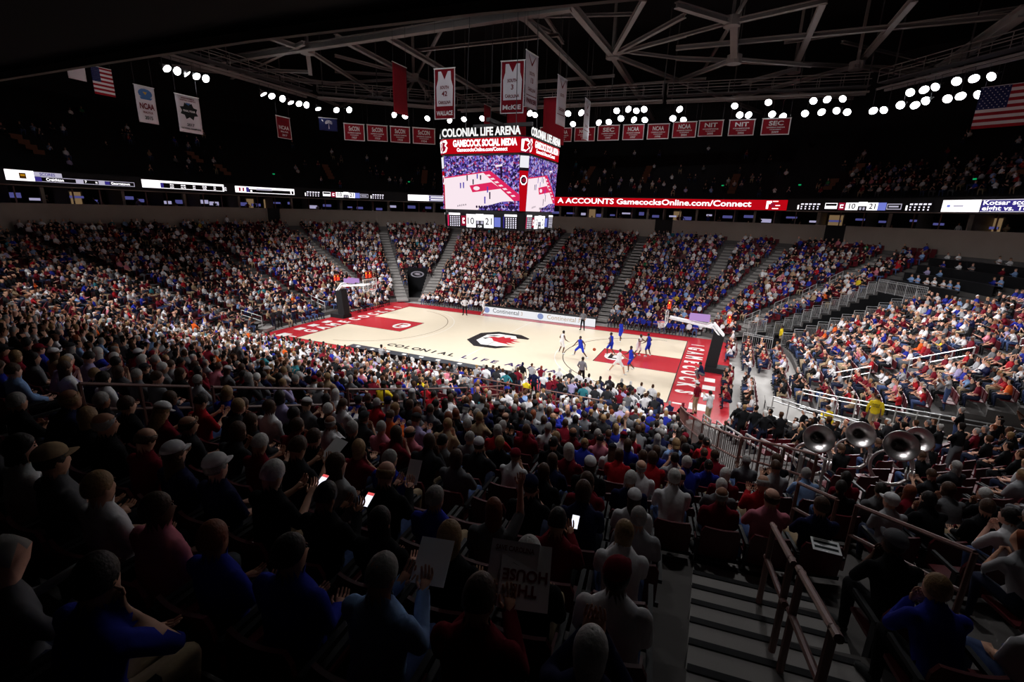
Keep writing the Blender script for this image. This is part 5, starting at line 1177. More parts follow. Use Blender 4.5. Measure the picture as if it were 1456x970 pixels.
aisle_rail(-30.6, -31.5, 17.07, 'brown stair handrail in the middle of the dark steps'); aisle_rail(-29.3, -30.3, 17.05, 'brown stair handrail at the foot of the dark steps'); aisle_rail(-31.7, -32.4, 18.0, 'brown stair handrail beside the topmost dark steps')
# plain aisles elsewhere: pale steps
def aisle_strip(name, a, i0, i1, far_x=None):
    root = struct(empty(name, corner(a, 0, 0) if far_x is None else Vector((far_x, CY + R0, 0)))); o0 = root.location.copy(); V_, F_ = [], []
    for i in range(i0, i1):
        for half in (0, 1):
            z0 = zrow(i) - ((zrow(i) - zrow(max(0, i-1)))*(.5 if half == 0 else 0)); d0 = i*TREAD - (TREAD/2 if half == 0 else 0)
            if far_x is None:
                c = lambda d, w, z: corner(a, d, z) + Vector((-math.sin(math.radians(a)), math.cos(math.radians(a)), 0))*w - o0
            else: c = lambda d, w, z: Vector((far_x + w, CY + R0 + d, z)) - o0
            b = len(V_); V_ += [tuple(c(d, w, z)) for z in (z0 - .2, z0 + .02) for d, w in ((d0, -.62), (d0 + TREAD/2, -.62), (d0 + TREAD/2, .62), (d0, .62))]
            F_ += [(b+4, b+5, b+6, b+7), (b, b+4, b+7, b+3), (b+1, b, b+4, b+5), (b+2, b+3, b+7, b+6)]
    o = link_mesh('stair_steps', (V_, F_), M_CONC, root); o['kind'] = 'stuff'
AISLES_C = [(68, 0, 25), (80.5, 12, 25), (46, 2, 25), (110, 0, 25), (134, 0, 25), (160, 0, 25), (180.0, 0, 25), (-160, 0, 25), (-135, 0, 25), (-110, 0, 25)]
for k, (a, i0, i1) in enumerate(AISLES_C): aisle_strip('floor_stair_%d' % (k+1), min(a, 179.9), i0, i1)
for k, x in enumerate((-4.6, 6.0)): aisle_strip('floor_stair_%d' % (20+k), 0, 0, 25, far_x=x)
# ------------------------------------------------------------------ seats and spectators
HAIR = {s: hair_mesh(s) for s in ('short', 'crop', 'long', 'bob', 'pony', 'afro', 'bald')}; CAPM = cap_hat_mesh()
for s_ in HAIR.values(): s_.name = 'hair'
TOPS = {'maroon': srgb(112, 18, 34), 'red': srgb(170, 26, 36), 'white': srgb(222, 220, 222), 'pale grey': srgb(165, 165, 168), 'grey': srgb(105, 105, 108), 'charcoal': srgb(45, 45, 48), 'black': srgb(20, 20, 22), 'royal blue': srgb(36, 46, 148), 'navy': srgb(24, 28, 62), 'light blue': srgb(130, 160, 205), 'pink': srgb(205, 120, 135), 'tan': srgb(165, 140, 110), 'orange': srgb(215, 90, 30), 'green': srgb(40, 110, 70), 'yellow': srgb(225, 195, 40), 'teal': srgb(50, 120, 130), 'lavender': srgb(170, 160, 200)}
LEGS = {'blue jeans': srgb(66, 82, 122), 'dark jeans': srgb(34, 40, 62), 'khaki': srgb(160, 140, 112), 'black': srgb(22, 22, 24), 'grey': srgb(100, 100, 104)}
HAIRC = {'brown': srgb(70, 46, 30), 'dark': srgb(28, 20, 16), 'grey': srgb(150, 146, 142), 'white': srgb(205, 202, 198), 'blond': srgb(146, 114, 76), 'auburn': srgb(120, 58, 30)}
SKINS = [srgb(208, 160, 134), srgb(196, 146, 120), srgb(186, 136, 110), srgb(150, 100, 74), srgb(96, 62, 46), srgb(222, 168, 146)]
def wpick(r, d):
    t = r.random()*sum(d.values())
    for k, w in d.items():
        t -= w
        if t <= 0: return k
    return k
PAL_BASE = {'maroon': 14, 'red': 3.5, 'white': 24, 'pale grey': 9, 'grey': 8, 'charcoal': 14, 'black': 26, 'royal blue': 6, 'navy': 8, 'light blue': 3, 'pink': 1.5, 'tan': 2.5, 'orange': .5, 'green': .3, 'yellow': .25, 'teal': .8, 'lavender': 2}
PAL_BLUE = dict(PAL_BASE, **{'royal blue': 30, 'maroon': 12, 'white': 18, 'light blue': 7})
PAL_STUD = dict(PAL_BASE, **{'maroon': 22, 'red': 10, 'black': 16, 'white': 30, 'pale grey': 12, 'royal blue': 7})
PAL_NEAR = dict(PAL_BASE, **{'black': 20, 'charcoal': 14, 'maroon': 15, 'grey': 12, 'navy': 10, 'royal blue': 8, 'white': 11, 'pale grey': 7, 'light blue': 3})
PAL_BAND = {'black': 90, 'charcoal': 8, 'maroon': 2}
PAL_SUIT = {'black': 40, 'charcoal': 25, 'navy': 15, 'white': 8, 'grey': 10}

class P_: pass
# sousaphone players: their own seat, and the place beside it that the coil takes up: (corner angle, row)
SOUSA_SEATS = [(-66.2, 13, 'beside the empty maroon seats'), (-60.4, 12, 'behind the nearest player'), (-62.2, 14, 'held by a seated player in jeans'), (-54.4, 12, 'at the edge of the band')]
SOUSA = []
for a_, i_, w_ in SOUSA_SEATS:
    q_ = corner(a_, i_*TREAD + .56); SOUSA.append((q_.x, q_.y, .45)); t_ = math.radians(a_)
    SOUSA.append((q_.x + math.sin(t_)*.62, q_.y - math.cos(t_)*.62, 0.7))
people, seats = [], []
rp = random.Random(11)
def in_view(p, mx=70, my=110):
    q = to_px(p)
    return q[2] > .9 and -mx < q[0] < W + mx and -60 < q[1] < H + my
def make_person(x, y, z, n, pal, standing, d, rowi, r=rp, zone=''):
    p = P_(); p.x, p.y, p.z, p.row, p.zone = x, y, z, rowi, zone
    p.rz = math.atan2(-n[0], n[1]) + r.uniform(-.06, .06); p.scale = r.uniform(.93, 1.03)
    p.pose = r.choice(('stand', 'stand', 'stand_cross', 'stand_clap', 'stand_hips')) if standing else wpick(r, {'lap': 22, 'lap2': 18, 'fwd': 20, 'cross': 14, 'chin': 12, 'hold': 10, 'wave': .6, 'clap': 3})
    p.top = wpick(r, pal); p.legs = wpick(r, {'blue jeans': 20, 'dark jeans': 34, 'khaki': 10, 'black': 30, 'grey': 6})
    p.skin = r.choices(SKINS, (5, 5, 4, 2, 2, 4))[0]
    p.hairc = wpick(r, {'brown': 32, 'dark': 32, 'grey': 14, 'white': 6, 'blond': 12, 'auburn': 3}); p.cap = wpick(r, {'': 86, 'white': 5, 'charcoal': 3, 'maroon': 3, 'navy': 2, 'grey': 2})
    p.hair = wpick(r, {'short': 34, 'crop': 14, 'long': 16, 'bob': 12, 'pony': 4, 'bald': 6} if p.skin not in (SKINS[4],) else {'crop': 40, 'short': 30, 'afro': 8, 'long': 12})
    p.sleeve = 'jacket' if r.random() < (.5 if pal is PAL_NEAR else .3) else 'shirt'
    p.dist = (Vector((x, y, z + 1)) - CAM).length
    return p
def skip_seat(x, y, i, d):
    k = key_of(x, y); R = R0 + d
    if y < -28.3 and abs(x - AX) < .95: return True
    if -24.4 < y < -11.4 and -.45 < x - (15.6 + .21*(-y - 15.4)) < 2.1: return True
    if y < -11 and abs(x - 7.95) < .62: return True
    if i == 4 and -15.6 < y < -14 and 2.6 < x < 12.8: return True                                # gangway behind the guard rail
    for (x0, y0), (x1, y1) in (((18.22, -27.5), (18.75, -29.0)), ((17.75, -26.4), (18.05, -27.3)), ((18.0, -31.7), (18.0, -32.4)), ((17.05, -29.2), (17.05, -31.6))):
        t = max(0, min(1, ((x-x0)*(x1-x0) + (y-y0)*(y1-y0))/((x1-x0)**2 + (y1-y0)**2)))
        if math.hypot(x - x0 - t*(x1-x0), y - y0 - t*(y1-y0)) < .55: return True
    if k[0] == 'c' and i <= 17 and min(abs(k[1] - q)*math.pi/180*R for q in (34., 19.2, -15.4, -31.6)) < .5: return True
    for q in SOUSA:
        if math.hypot(x - q[0], y - q[1]) < .36 + .55*q[2]: return True
    if k[0] == 'c':
        a = k[1]
        for aa, i0, i1 in AISLES_C:
            if i >= i0 and abs((a - aa + 180) % 360 - 180)*math.pi/180*R < .82: return True
        for c in CUTS:
            if c[0] - 1.6 < a < c[1] + 1.6 and c[2] - 2 <= i <= c[3]: return True
        if x > 0 and -60.5 < a < 36.5 and i < 4: return True
        if 7 < a < 38 and i >= 16: return True
    elif k[0] == 'e':
        if i < 4 or abs(y + 2.5) < .8: return True
    elif k[0] == 'f':
        if min(abs(x + 4.6), abs(x - 6.0)) < .8: return True
    elif k[0] == 'w' and abs(y - 0) < .8: return True
    return False
for i in range(NROW + 1):
    d = i*TREAD + .56; L = per_len(d); n_ = int(L/.58); off = rp.uniform(0, .5)
    for j in range(n_):
        s = -L/2 + off + L*j/n_; x, y, nx_, ny_ = perim(d, s); z = zpt(x, y, i)
        if i == NROW:
            if y > -33.2 or x > 14.4: continue
            z = 7.53
        if not in_view((x, y, z + 1.0)) or skip_seat(x, y, i, d): continue
        k = key_of(x, y); near = y < -9; band = k[0] == 'c' and -67 < k[1] < -33 and i < 15
        dc = (Vector((x, y, z+1)) - CAM).length
        if dc < 1.55: continue
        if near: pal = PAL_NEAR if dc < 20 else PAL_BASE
        elif k[0] == 'e' or (k[0] == 'c' and -33 < k[1] < 22): pal = PAL_STUD if (i < 13) else PAL_BLUE
        elif x > 9 and y > 9: pal = PAL_BLUE
        else: pal = PAL_BASE
        empty_p = .06; stand_p = .004 if near else .012; zone = ''
        if band:
            pal = PAL_BAND; empty_p = .08 if i < 9 else .3; stand_p = (.75 if k[1] < -48 else .15) if i < 9 else .35; zone = 'band'
        elif near and 5 < x < 14 and i < 3: stand_p = .85
        elif k[0] == 'c' and -86 < k[1] < -69 and i < 4: stand_p = .5
        elif i > 21 and not near: empty_p = .25
        if near and dc < 6.5: stand_p = 0
        if k[0] == 'c' and -72 < k[1] < -52 and 13 <= i <= 17: empty_p = .88
        seats.append((x, y, z, nx_, ny_, dc, i, band))
        if rp.random() < empty_p: continue
        st = rp.random() < stand_p
        people.append(make_person(x + nx_*(.12 if st else 0), y + ny_*(.12 if st else 0), z, (nx_, ny_), pal, st, d, i, zone=zone))
def floor_row(p0, p1, n, face, pal, standing=0., fill=.95, z=0., zone='floor', chairs=True):
    for j in range(n):
        if rp.random() > fill: continue
        t = (j + .5)/n; x, y = p0[0] + (p1[0]-p0[0])*t + rp.uniform(-.06, .06), p0[1] + (p1[1]-p0[1])*t + rp.uniform(-.06, .06)
        st = rp.random() < standing
        people.append(make_person(x, y, z, face, pal, st, 0, 0, zone=zone))
        if chairs and not st: seats.append((x, y, z, face[0], face[1], (Vector((x, y, 1)) - CAM).length, 0, False))
floor_row((-14.2, 9.75), (-6.4, 9.75), 13, (.1, -1), {'white': 80, 'pale grey': 10, 'charcoal': 8}); floor_row((-14.5, 10.65), (-6.1, 10.65), 13, (0, -1), PAL_SUIT)
floor_row((7.0, 9.75), (8.6, 9.75), 3, (0, -1), PAL_SUIT); floor_row((8.8, 9.75), (15.0, 9.75), 11, (0, -1), {'royal blue': 75, 'white': 18, 'charcoal': 6}); floor_row((7, 10.65), (15.4, 10.65), 13, (0, -1), dict(PAL_SUIT, **{'royal blue': 40}))
floor_row((-5.6, 9.85), (5.8, 9.85), 16, (0, -1), PAL_SUIT); floor_row((-5.6, 10.8), (5.8, 10.8), 18, (0, -1), PAL_SUIT)
floor_row((-18.0, -7), (-18.0, -1.2), 8, (1, 0), PAL_SUIT, .2); floor_row((-18.0, 1.6), (-18.0, 8), 9, (1, 0), PAL_BASE, .15); floor_row((-17.1, 2), (-17.1, 7.5), 6, (1, 0), {'white': 50, 'charcoal': 30, 'maroon': 20})
floor_row((17.75, 2.6), (17.75, 7.6), 7, (-1, 0), {'white': 50, 'maroon': 30, 'black': 20}, .1); floor_row((17.55, -7.2), (17.55, -1.4), 9, (-1, 0), {'maroon': 45, 'black': 35, 'white': 20}, .2, chairs=False); floor_row((18.65, -8.0), (18.65, -.9), 9, (-1, 0), {'white': 75, 'black': 20}, .1)
floor_row((18.85, .9), (18.85, 7.5), 11, (-1, 0), PAL_STUD); floor_row((19.85, .8), (19.85, 7.1), 10, (-1, 0), PAL_STUD); floor_row((20.9, .8), (20.9, 6.6), 9, (-1, 0), PAL_STUD)
floor_row((20.5, -4.7), (20.5, -.3), 7, (-1, 0), {'black': 100}, zone='dance'); floor_row((21.5, -4.6), (21.5, -.2), 7, (-1, 0), {'black': 100}, zone='dance')
floor_row((17.4, -10.6), (19.2, -10.2), 3, (-.3, 1), {'white': 40, 'black': 60}, .0); floor_row((17.0, -11.7), (20.0, -11.7), 5, (-.1, 1), {'black': 60, 'white': 20, 'maroon': 20}, .0, chairs=False)
floor_row((5.9, -9.6), (14.0, -9.6), 14, (0, 1), dict(PAL_BASE, **{'black': 26, 'maroon': 24}), .9, chairs=False); floor_row((-13.8, -10.8), (5.2, -10.8), 30, (0, 1), PAL_BASE, .0); floor_row((5.9, -10.75), (13.6, -10.75), 13, (0, 1), PAL_BASE, .7)
for k, (i, a0, a1) in enumerate(((17, 15, 33), (19, 13, 34), (21, 11, 35), (23, 9, 36))):     # reporters behind the skirted tables
    for q in range(9):
        if rp.random() < .25: continue
        c = corner(a0 + (a1-a0)*(q + rp.uniform(.3, .7))/9, i*TREAD + .95, zrow(i) + .12); n = Vector((CX, CY, 0)) - c; n.z = 0; n.normalize()
        if in_view(c): people.append(make_person(c.x, c.y, c.z, n, {'white': 35, 'light blue': 15, 'grey': 15, 'maroon': 10, 'lavender': 15, 'royal blue': 10}, False, 0, i, zone='press')); people[-1].pose = 'hold'

# --- the nearest spectators are individuals, the rest one mass
people.sort(key=lambda p: p.dist)
def frame_ok(p):
    q = to_px((p.x, p.y, p.z + (1.1 if 'stand' not in p.pose else 1.4))); return -25 < q[0] < W + 25 and -10 < q[1] < H + 35
NIND = 268
ind = [p for p in people if frame_ok(p) and p.zone not in ('dance',)][:NIND]; ids = {id(p) for p in ind}; mass = [p for p in people if id(p) not in ids]

# hand-placed looks of the people one can make out in the dark front rows: (picture position of the head, settings)
looks = [((905, 840), dict(top='white', hairc='dark', hair='short', cap='maroon', pose='lap2', skin=SKINS[4], sleeve='shirt')), ((925, 800), dict(top='white', hairc='blond', hair='bob', cap='', pose='fwd')), ((1015, 825), dict(top='maroon', hair='bald', hairc='grey', cap='', pose='lap2', sleeve='jacket')),
 ((718, 800), dict(top='black', hair='bob', hairc='white', cap='', pose='lap')), ((638, 760), dict(top='black', hair='bob', hairc='blond', cap='', pose='lap')), ((345, 715), dict(top='black', hair='short', hairc='white', cap='', pose='hold', sleeve='shirt', legs='khaki')), ((222, 668), dict(top='navy', cap='white', hair='long', hairc='brown', pose='lap')), ((292, 682), dict(top='navy', cap='white', hair='short', hairc='grey', pose='lap')), ((45, 665), dict(top='grey', cap='tan', hair='short', hairc='dark', pose='lap')),
 ((310, 810), dict(top='royal blue', hair='short', hairc='auburn', cap='', pose='lap')), ((465, 820), dict(top='royal blue', hair='short', hairc='dark', cap='', pose='lap2')), ((735, 750), dict(pose='wave', top='grey')), ((1075, 735), dict(top='pink', hair='bald', hairc='brown', cap='', sleeve='shirt', pose='cross')), ((1045, 710), dict(top='grey', hair='short', hairc='white', cap='', pose='cross')), ((1320, 780), dict(top='black', cap='grey', hair='short', hairc='dark')), ((1275, 830), dict(top='royal blue', hair='short', hairc='blond', cap='', pose='fwd')),
 ((105, 605), dict(top='black', hair='bob', hairc='blond', cap='')), ((135, 630), dict(top='black', hair='bald', hairc='grey', cap='')), ((560, 730), dict(top='black', hairc='dark')), ((590, 720), dict(top='royal blue', hairc='grey', hair='short', cap='')), ((945, 695), dict(top='white', hair='short', hairc='white', cap='')), ((908, 690), dict(top='navy', hair='short', hairc='white', cap='')), ((1010, 660), dict(top='royal blue', hairc='dark')), ((990, 680), dict(top='royal blue', hairc='white', hair='short', cap='')), ((116, 873), dict(top='royal blue', hair='short', hairc='dark', cap='', pose='chin', legs='khaki')), ((700, 905), dict(pose='hold', cap='')), ((1400, 905), dict(pose='hold', cap='')), ((405, 665), dict(pose='hold', cap='')), ((560, 790), dict(pose='hold', cap='')), ((575, 690), dict(pose='hold', cap='')), ((500, 730), dict(top='black', hair='short', hairc='dark', cap='', pose='hold', legs='blue jeans', sleeve='jacket')), ((760, 800), dict(top='maroon', hair='short', hairc='dark', cap='', pose='hold', sleeve='jacket')), ((1440, 945), dict(hair='short', hairc='grey', cap=''))]
taken = set()
for (hx, hy), kw in looks:
    best = None
    for p in ind:
        if id(p) in taken: continue
        q = to_px((p.x, p.y, p.z + 1.15)); e = math.hypot(q[0]-hx, q[1]-hy)
        if best is None or e < best[0]: best = (e, p)
    if best and best[0] < 140:
        taken.add(id(best[1]))
        for k_, v_ in kw.items(): setattr(best[1], k_, v_)
        best[1].spot = (hx, hy)

POSE_TXT = {'lap': 'hands in lap', 'lap2': 'hands on knees', 'fwd': 'leaning on knees', 'cross': 'arms folded', 'chin': 'chin on hand', 'hold': 'looking down at hands', 'wave': 'one arm raised', 'clap': 'clapping', 'stand': 'standing', 'stand_cross': 'standing arms folded', 'stand_clap': 'standing clapping', 'stand_hips': 'standing hands on hips'}
HAIR_TXT = {'short': 'short {} hair', 'crop': 'cropped {} hair', 'long': 'long {} hair', 'bob': 'bobbed {} hair', 'pony': '{} ponytail', 'bald': 'balding {} head', 'afro': 'bushy {} hair'}
def describe(p, level):
    head = (p.cap + ' cap') if p.cap else HAIR_TXT[p.hair].format(p.hairc)
    s_ = f"person in {p.top} {'jacket' if p.sleeve == 'jacket' else 'shirt'}, {head}, {POSE_TXT[p.pose]}"
    if level >= 1: s_ += f", {ORD[min(20, NROW + 1 - p.row)]} row below overhang"
    return s_
from collections import Counter
c0 = Counter(describe(p, 0) for p in ind)
labs = [describe(p, 0) if c0[describe(p, 0)] == 1 else describe(p, 1) for p in ind]
c1 = Counter(labs)
for p, lab in zip(ind, labs):
    add_person(p.pose, (p.x, p.y, p.z + .008), p.rz, p.skin, TOPS[p.top], LEGS[p.legs], None if (p.cap and p.hair in ('afro',)) else ('crop' if p.cap and p.hair in ('short', 'bald', 'crop') else p.hair), HAIRC[p.hairc], TOPS[p.cap] if p.cap else None, p.sleeve, lab, 'spectators in the dark near stand', scale=p.scale)

# --- the crowd beyond them
CLS = {'head': 0, 'neck': 0, 'hand': 0, 'torso': 1, 'pelvis': 2, 'upperarm': 1, 'forearm': 4, 'thigh': 2, 'shin': 2, 'foot': 3}
LODS = {}
def lod(key, faces):
    if (key, faces) in LODS: return LODS[(key, faces)]
    p = make_pose(**POSES[key]); me = build_body(p, .03, faces, False, False); v_, t_ = mesh_arrays(me)
    cen = v_[t_].mean(1); lab = label_points(cen, p); cl = np.array([CLS[l] for l in lab])
    hl = (np.c_[cen, np.ones(len(cen))] @ np.array(p.head_m.inverted()).T)[:, :3]
    hair = (lab == 'head') & ((hl[:, 2] > .045) | (hl[:, 1] < -.02)) & (hl[:, 2] > -.07)
    cl[hair] = 5; bpy.data.meshes.remove(me)
    LODS[(key, faces)] = (v_, t_, cl); return LODS[(key, faces)]
def mass_mesh(name, group_, label):
    VV, TT, CC, base = [], [], [], 0
    by = {}
    for p in group_: by.setdefault((p.pose, 420 if p.dist < 24 else (240 if p.dist < 36 else 150)), []).append(p)
    for (key, nf), L_ in by.items():
        v0, t0, cl = lod(key, nf)
        for p in L_:
            c, s = math.cos(p.rz)*p.scale, math.sin(p.rz)*p.scale
            vv = np.empty_like(v0); vv[:, 0] = v0[:, 0]*c - v0[:, 1]*s + p.x; vv[:, 1] = v0[:, 0]*s + v0[:, 1]*c + p.y; vv[:, 2] = v0[:, 2]*p.scale + p.z
            top = TOPS[p.top]; hc = TOPS[p.cap] if p.cap else (p.skin if p.hair == 'bald' and rp.random() < .6 else HAIRC[p.hairc])
            pal = np.array([p.skin, top, LEGS[p.legs], (.04, .04, .04), top if p.sleeve == 'jacket' else p.skin, hc], np.float32)
            VV.append(vv); TT.append(t0 + base); CC.append(pal[cl]); base += len(v0)
    V_, T_, C_ = np.concatenate(VV), np.concatenate(TT), np.concatenate(CC)
    me = bpy.data.meshes.new(name); me.vertices.add(len(V_)); me.loops.add(len(T_)*3); me.polygons.add(len(T_))
    me.vertices.foreach_set('co', V_.astype(np.float32).ravel()); me.loops.foreach_set('vertex_index', T_.astype(np.int32).ravel())
    me.polygons.foreach_set('loop_start', np.arange(0, len(T_)*3, 3, dtype=np.int32)); me.polygons.foreach_set('loop_total', np.full(len(T_), 3, np.int32))
    me.update()
    at_ = me.attributes.new('Col', 'FLOAT_COLOR', 'FACE'); at_.data.foreach_set('color', np.c_[C_, np.ones(len(C_))].astype(np.float32).ravel())
    me.polygons.foreach_set('use_smooth', [True]*len(me.polygons))
    me.materials.append(M_CROWD); o = bpy.data.objects.new(name, me); COL.objects.link(o); o['kind'] = 'stuff'; tag(o, label, 'crowd'); return len(T_)
NT = mass_mesh('spectator_crowd', mass, 'packed crowd of seated spectators filling the lower bowl')
# upper deck crowd, sparse and dark
up_people = []
for i in range(1, NU-6):
    d = 21.3 + .85*i + .45; L = per_len(20.8)
    for j in range(int(L/.75)):
        s = -L/2 + L*j/int(L/.75); fill = .75 if s > 27 and i < 8 else (.25 if i < 6 and s > -5 else .06)
        if rp.random() > fill: continue
        q = ring_pt(d, s, 12.3 + .46*i); t_, n = ring_frame(s)
        if q.y < -12 or not in_view(q, 20): continue
        up_people.append(make_person(q.x, q.y, q.z, (n.x, n.y), PAL_BASE, False, d, i))
NT += mass_mesh('upper_deck_crowd', up_people, 'dim scattered spectators in the unlit upper deck')
# people in the suites
su = []
for j in range(60):
    s = -75 + 2.0*j + rp.uniform(-.7, .7); q = ring_pt(24.5, round((s + 76)/4.2)*4.2 - 76 + 2.1 + rp.uniform(-.9, .9), 8.78); t_, n = ring_frame(s); su.append(make_person(q.x, q.y, q.z, (n.x, n.y), PAL_BASE, rp.random() < .5, 0, 0))
NT += mass_mesh('suite_crowd', su, 'dark guests standing and sitting in the suites behind the parapet')

# --- seats
def seat_parts():
    out = {}
    bm = bmesh.new(); rows = [(-.20, .375, .412), (-.06, .37, .407), (.10, .375, .412), (.22, .38, .417)]
    vv = [[bm.verts.new((x, y, z)) for x in (-.23, .23) for z in (z0, z1)] for y, z0, z1 in rows]
    for a, b in zip(vv, vv[1:]):
        bm.faces.new((a[0], b[0], b[1], a[1])); bm.faces.new((a[2], a[3], b[3], b[2])); bm.faces.new((a[1], b[1], b[3], a[3])); bm.faces.new((a[0], a[2], b[2], b[0]))
    bm.faces.new((vv[0][0], vv[0][1], vv[0][3], vv[0][2])); bm.faces.new((vv[-1][0], vv[-1][2], vv[-1][3], vv[-1][1])); out['seat'] = bm
    bm = bmesh.new(); n = 6; vv = []
    for z, y in ((.39, -.215), (.57, -.232), (.75, -.245), (.83, -.255)):
        wd = .235 if z < .8 else .20
        vv.append([bm.verts.new((-wd + 2*wd*k/n, y + .03*(abs(k - n/2)/(n/2))**2 + th, z)) for th in (0, -.03) for k in range(n+1)])
    for a, b in zip(vv, vv[1:]):
        for k in range(n): bm.faces.new((a[k], b[k], b[k+1], a[k+1])); bm.faces.new((a[n+1+k], a[n+2+k], b[n+2+k], b[n+1+k]))
        bm.faces.new((a[0], a[n+1], b[n+1], b[0])); bm.faces.new((a[n], b[n], b[2*n+1], a[2*n+1]))
    for r_ in (vv[0], vv[-1]): bm.faces.new(r_[:n+1] + list(reversed(r_[n+1:])))
    bmesh.ops.recalc_face_normals(bm, faces=bm.faces); out['backrest'] = bm
    bm = bmesh.new(); box(bm, (-.275, -.22, .62), (-.235, .18, .66)); out['armrest'] = bm
    bm = bmesh.new(); box(bm, (-.27, -.24, 0), (-.24, -.16, .64)); box(bm, (-.27, -.20, .32), (.27, -.16, .375)); out['stanchion'] = bm
    res = {}
    for k, b in out.items():
        me = bpy.data.meshes.new(k); b.to_mesh(me); b.free(); me.materials.append(M_SEAT if k in ('seat', 'backrest') else M_SEAT_D); res[k] = me
    return res
SEATM = seat_parts()
seats.sort(key=lambda s: s[5])
nseat = 0; rest = []
for (x, y, z, nx_, ny_, dc, i, band) in seats:
    q = to_px((x, y, z + .7))
    if nseat < 285 and -10 < q[0] < W + 10 and q[1] < H + 25:
        where = 'in the band corner' if band else f'{ORD[min(20, NROW + 1 - i)]} row below overhang'
        o = empty('stadium_seat', (x, y, z), 'dark maroon plastic flip seat, ' + where, 'seat', 'maroon seats of the near stand', rz=math.atan2(-nx_, ny_)); nseat += 1
        for k, me in SEATM.items():
            c = bpy.data.objects.new(k, me); COL.objects.link(c); c.parent = o
            if k == 'armrest':
                c2 = bpy.data.objects.new(k, me); COL.objects.link(c2); c2.parent = o; c2.location = (.51, 0, 0)
    else: rest.append((x, y, z, nx_, ny_))
bx = [((-.23, -.20, .375), (.23, .22, .412)), ((-.23, -.27, .40), (.23, -.235, .83))]; v0 = []; f0 = []
for lo, hi in bx:
    b = len(v0); v0 += [(x, y, z) for x in (lo[0], hi[0]) for y in (lo[1], hi[1]) for z in (lo[2], hi[2])]; f0 += [tuple(b + k for k in f_) for f_ in ((0, 1, 3, 2), (4, 6, 7, 5), (0, 4, 5, 1), (2, 3, 7, 6), (0, 2, 6, 4), (1, 5, 7, 3))]
v0 = np.array(v0); V_, F_ = [], []
for k, (x, y, z, nx_, ny_) in enumerate(rest):
    a = math.atan2(-nx_, ny_); c, s = math.cos(a), math.sin(a); w_ = v0.copy(); w_[:, 0] = v0[:, 0]*c - v0[:, 1]*s + x; w_[:, 1] = v0[:, 0]*s + v0[:, 1]*c + y; w_[:, 2] += z
    V_.append(w_); F_ += [tuple(16*k + j for j in f_) for f_ in f0]
o = link_mesh('stadium_seats', (np.concatenate(V_).tolist(), F_), M_SEAT); o['kind'] = 'stuff'; tag(o, 'rows of maroon seats under the crowd all round the bowl', 'seats')
print('individuals', len(ind), 'mass', len(mass), 'upper', len(up_people), 'tris', NT, 'seats', nseat, len(rest))
# ------------------------------------------------------------------ players, officials and staff
def legs2(l, r, hz=.93): return {-1: ((-.085, 0, hz), l[0], l[1]), 1: ((.085, 0, hz), r[0], r[1])}
ATH = {
 'ready': dict(hip_z=.92, lean=.14, arms={-1: ((-.36, .05, 1.12), (-.38, .26, .98), (-.1, .8, -.4)), 1: ((.36, .05, 1.12), (.38, .26, .98), (.1, .8, -.4))}, legs=legs2(((-.18, .10, .50), (-.24, -.04, .09)), ((.18, .10, .50), (.24, -.04, .09)), .90), head_yaw=.1),
 'wide': dict(hip_z=.78, lean=.20, arms={-1: ((-.38, .06, .98), (-.46, .24, .80), (-.4, .6, -.5)), 1: ((.38, .06, .98), (.46, .24, .80), (.4, .6, -.5))}, legs=legs2(((-.32, .16, .46), (-.52, -.02, .09)), ((.32, .16, .46), (.52, -.02, .09)), .76), head_yaw=-.1),
 'stride': dict(hip_z=.92, lean=.10, arms={-1: ((-.30, -.14, 1.14), (-.30, .02, .96), (0, .7, -.5)), 1: ((.30, .12, 1.14), (.26, .34, 1.10), (0, .8, .3))}, legs=legs2(((-.10, .26, .54), (-.10, .22, .09)), ((.10, .04, .50), (.10, -.34, .13)), .91), head_yaw=.3),
 'lunge': dict(hip_z=.80, lean=.18, arms={-1: ((-.42, .14, 1.12), (-.66, .30, 1.16), (-.8, .5, .1)), 1: ((.40, .10, 1.06), (.56, .28, .96), (.6, .6, -.2))}, legs=legs2(((-.36, .14, .46), (-.58, .05, .09)), ((.30, .12, .44), (.50, -.12, .09)), .78), head_yaw=.35),
 'reach': dict(hip_z=.90, lean=.22, arms={-1: ((-.30, .26, 1.16), (-.20, .50, 1.20), (.1, .9, .1)), 1: ((.32, .22, 1.18), (.26, .46, 1.30), (-.1, .9, .4))}, legs=legs2(((-.16, .14, .48), (-.18, -.02, .09)), ((.16, .02, .50), (.18, -.22, .09)), .88), head_yaw=-.2),
 'signal': dict(hip_z=.96, lean=.0, arms={-1: ((-.28, -.02, 1.18), (-.24, .12, 1.0), (.2, .6, -.6)), 1: ((.28, -.02, 1.18), (.24, .12, 1.0), (-.2, .6, -.6))}, legs=stand_legs(.13), head_yaw=.0),
 'crouch': dict(hip_z=.40, lean=.35, arms=mirror_arm(((.30, .22, .62), (.10, .40, .72), (-.3, .7, .5))), legs={s: ((.09*s, .0, .40), (.20*s, .40, .52), (.16*s, .22, .09)) for s in (-1, 1)}, head_yaw=.1),
}
BLUE, WHT, BLK = srgb(38, 58, 190), srgb(236, 234, 236), srgb(22, 22, 24)
